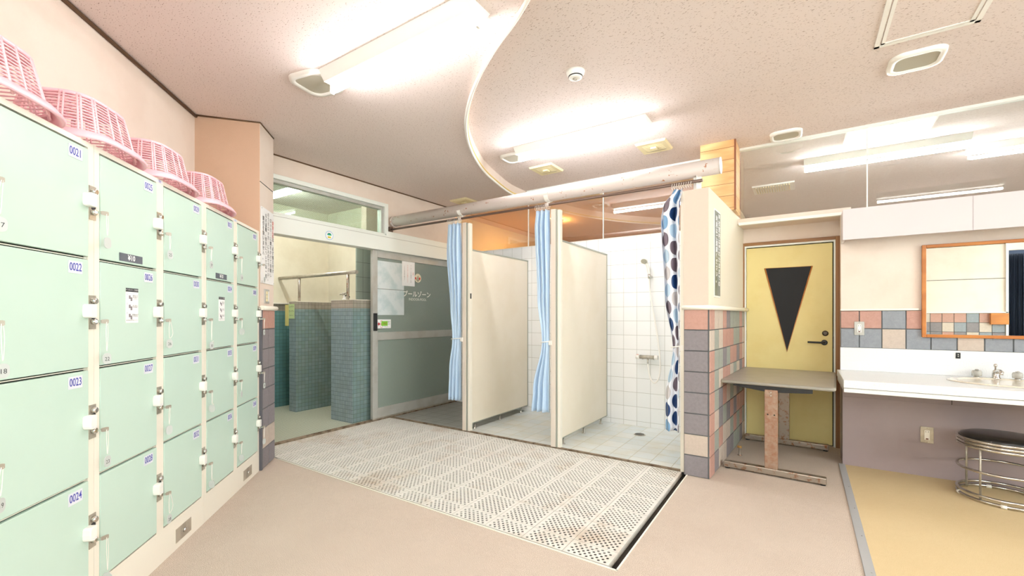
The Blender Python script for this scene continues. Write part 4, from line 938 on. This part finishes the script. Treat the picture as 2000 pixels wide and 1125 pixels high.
MB().lathe([(.02,0),(.02,.005),(.009,.01),(.009,.07)], (0,0,0), 14).build('stem', M_steel_r, dsn); MB().tube([(-.02,0,.078),(.016,0,.078)], .012, 12).build('rubber_head', mat('amber_rubber',(170,130,70),.6), dsn)

# ---------------------------------------------------------------- vanity
struct(B(.284,3.2,4.83,5.07,0,.715).build('wall_vanity_lower', M_lilac))
for x in (.975,): struct(B(x,x+.004,4.8285,4.832,.0,.66).build('trim_20', M_dark))
for x, z in ((1.0,.30),(1.03,.03+.03)): MB().lathe([(.008,0),(.008,.003)], (x,4.83,z), 12, M=Matrix.Rotation(PI/2,3,'X')).build('panel_screw', M_steel, bpy.data.objects['wall_vanity_lower'])
struct(B(.284,3.2,4.826,4.83,.0,.60).build('wall_vanity_kick', M_lilac))
ct = thing('vanity_counter', 'long white speckled washstand counter with splashback', 'counter', (1.7,4.65,.715))
cw = 1.5
B(-1.445,cw,-.41,.405,.035,.095).build('worktop', M_counter, ct, bev=.004); B(-1.442,cw,-.40,.395,-.0,.032).build('apron', M_counter, ct, bev=.003); B(-1.44,cw,-.395,.39,.03,.036).build('groove', M_stain, ct)
B(-1.42,cw,.40,.42,.095,.302).build('splashback', M_counter, ct, bev=.003)
bs = thing('wash_basin', 'cream oval basin set in the speckled counter', 'basin', (1.27,4.70,.811))
prof = [(.0,-.12),(.10,-.115),(.2,-.08),(.245,-.02),(.26,.0),(.275,.007),(.30,.008),(.325,.004),(.33,.0)]
MB().lathe(prof, (0,0,.0), 48, sx=1.05, sy=.86).build('bowl', M_basin, bs)
tagx = text('フタバ', .012, M_stain, bs, (0,-.24,.0085), Matrix.Identity(4)) if False else None
fa = thing('basin_faucet', 'chrome faucet spout between the two clear knobs', 'faucet', (1.25,4.95,.815))
MB().lathe([(.03,0),(.03,.006),(.024,.012),(.022,.04),(.02,.06),(.012,.07)], (0,0,0), 22).build('body', M_chrome, fa)
MB().tube(smooth([(0,0,.035),(0,-.03,.062),(0,-.08,.07),(0,-.115,.058)],2), .0135, 12).build('spout', M_chrome, fa); MB().tube([(0,-.108,.062),(0,-.112,.04)], .011, 12).build('aerator', M_chrome, fa)
MB().lathe([(.005,0),(.005,.03),(.011,.035),(.012,.045),(.006,.053)], (0,.012,.06), 14).build('lift_rod', M_chrome, fa)
for x, nm in ((1.145,'left'),(1.36,'right')):
    r = thing('faucet_knob', 'clear acrylic basin knob on chrome base, %s of the spout' % nm, 'faucet knob', (x,4.955 if x < 1.2 else 4.93,.815), 0, 'clear acrylic basin knobs')
    MB().lathe([(.022,0),(.022,.006),(.012,.012),(.012,.05)], (0,0,0), 18).build('stem', M_chrome, r)
    MB().lathe([(.02,.012),(.03,.016),(.031,.045),(.026,.056),(.012,.060)], (0,0,0), 10).build('acrylic_grip', M_acrylic, r); MB().lathe([(.012,.060),(.011,.066),(.004,.068)], (0,0,0), 14).build('cap', M_chrome, r)
def outlet(label, x, y, z, w_, h_, par=None, dark=None):
    r = thing('wall_socket', label, 'socket', (x,y,z)); B(-w_/2,w_/2,-.006,0,-h_/2,h_/2).build('plate', M_alu_d if not dark else M_steel, r, bev=.002)
    B(-w_*.2,w_*.2,-.009,-.005,-h_*.3,h_*.3).build('insert', M_white, r, bev=.001)
    for zz in (.2,-.14):
        if dark and zz < 0: continue
        for xx in (-1,1): B(xx*w_*.09-.0012,xx*w_*.09+.0012,-.0096,-.0088,h_*zz-.006,h_*zz+.006).build('slot', M_ink, r)
    B(-w_*.1,w_*.1,-.0096,-.0088,-h_*.28,-h_*.2).build('earth_cover', mat('brown_cover',(110,70,60),.5) if 'brown_cover' not in bpy.data.materials else bpy.data.materials['brown_cover'], r)
    for s_ in (-1,1): MB().lathe([(.003,0),(.002,.001)], (0,-.006,s_*h_*.43), 8, M=Matrix.Rotation(PI/2,3,'X')).build('screw', M_chrome, r)
outlet('grey wall socket on the tiles beside the yellow door frame', .418, 5.055, 1.192, .072, .122)
outlet('steel wall socket on the lilac panel under the counter', .83, 4.825, .342, .08, .13, dark=True)
bs2 = thing('black_cup_hook', 'small black hook plate with two white dots on the splashback', 'hook', (1.058,5.05,.978))
B(-.014,.014,-.008,0,-.024,.024).build('plate', M_black, bs2, bev=.002)
for z in (.008,-.006): MB().lathe([(.004,0),(.003,.002)], (0,-.008,z), 10, M=Matrix.Rotation(PI/2,3,'X')).build('dot', M_white, bs2)
mr = thing('wall_mirror', 'wall mirror in orange wood frame above the counter', 'mirror', (1.62,5.057,1.513))
hw, hh = .785, .390
B(-hw,-hw+.028,-.028,0,-hh,hh).build('frame_side', M_mframe, mr, bev=.004); B(hw-.028,hw,-.028,0,-hh,hh).build('frame_side', M_mframe, mr, bev=.004)
B(-hw+.028,hw-.028,-.0275,0,hh-.026,hh).build('frame_rail', M_mframe, mr, bev=.004); B(-hw+.028,hw-.028,-.0275,0,-hh,-hh+.026).build('frame_rail', M_mframe, mr, bev=.004)
B(-hw+.026,hw-.026,-.012,-.008,-hh+.024,hh-.024).build('mirror_glass', M_mirror, mr)
va = thing('light_valance', 'pale lilac boxed valance above the mirror', 'valance', (1.74,4.95,1.97))
B(-1.455,1.45,-.12,-.10,0,.268).build('front_board', M_valance, va, bev=.002); B(-1.455,-1.435,-.10,.12,0,.265).build('end_board', M_valance, va); B(-1.435,1.45,-.10,.12,.245,.265).build('top_board', M_valance, va); B(-.645,-.643,-.1212,-.119,.0,.266).build('board_joint', T_grey, va)
B(-1.43,1.45,-.10,-.095,.0,.03).build('bottom_lip', M_lilac, va)

# ---------------------------------------------------------------- stool
so = thing('chrome_stool', 'round chrome ring stool with black vinyl seat at the washstand', 'stool', (1.185,4.53,0))
def ring(z, r, tr, name, m=M_chrome): MB().tube([(r*math.cos(a),r*math.sin(a),z) for a in [2*PI*k/56 for k in range(56)]], tr, 10, True).build(name, m, so)
for z in (.425,.402,.379): ring(z, .236, .0095, 'top_ring')
ring(.215, .237, .009, 'foot_ring'); ring(.05, .237, .010, 'base_ring'); ring(.018, .237, .010, 'base_ring')
for a in (225,135,45,315): 
    a = math.radians(a); MB().tube([(.222*math.cos(a),.222*math.sin(a),.018),(.222*math.cos(a),.222*math.sin(a),.43)], .0065, 10).build('leg', M_steel, so)
MB().lathe([(.225,.425),(.228,.432),(.222,.446),(.19,.458),(.12,.464),(.02,.466)], (0,0,0), 48).build('seat', M_leather, so)
for a in (185,255,95,330): 
    a = math.radians(a); MB().tube([(.237*math.cos(a+d),.237*math.sin(a+d),.016) for d in (-.06,0,.06)], .0125, 10).build('glide', M_white, so)
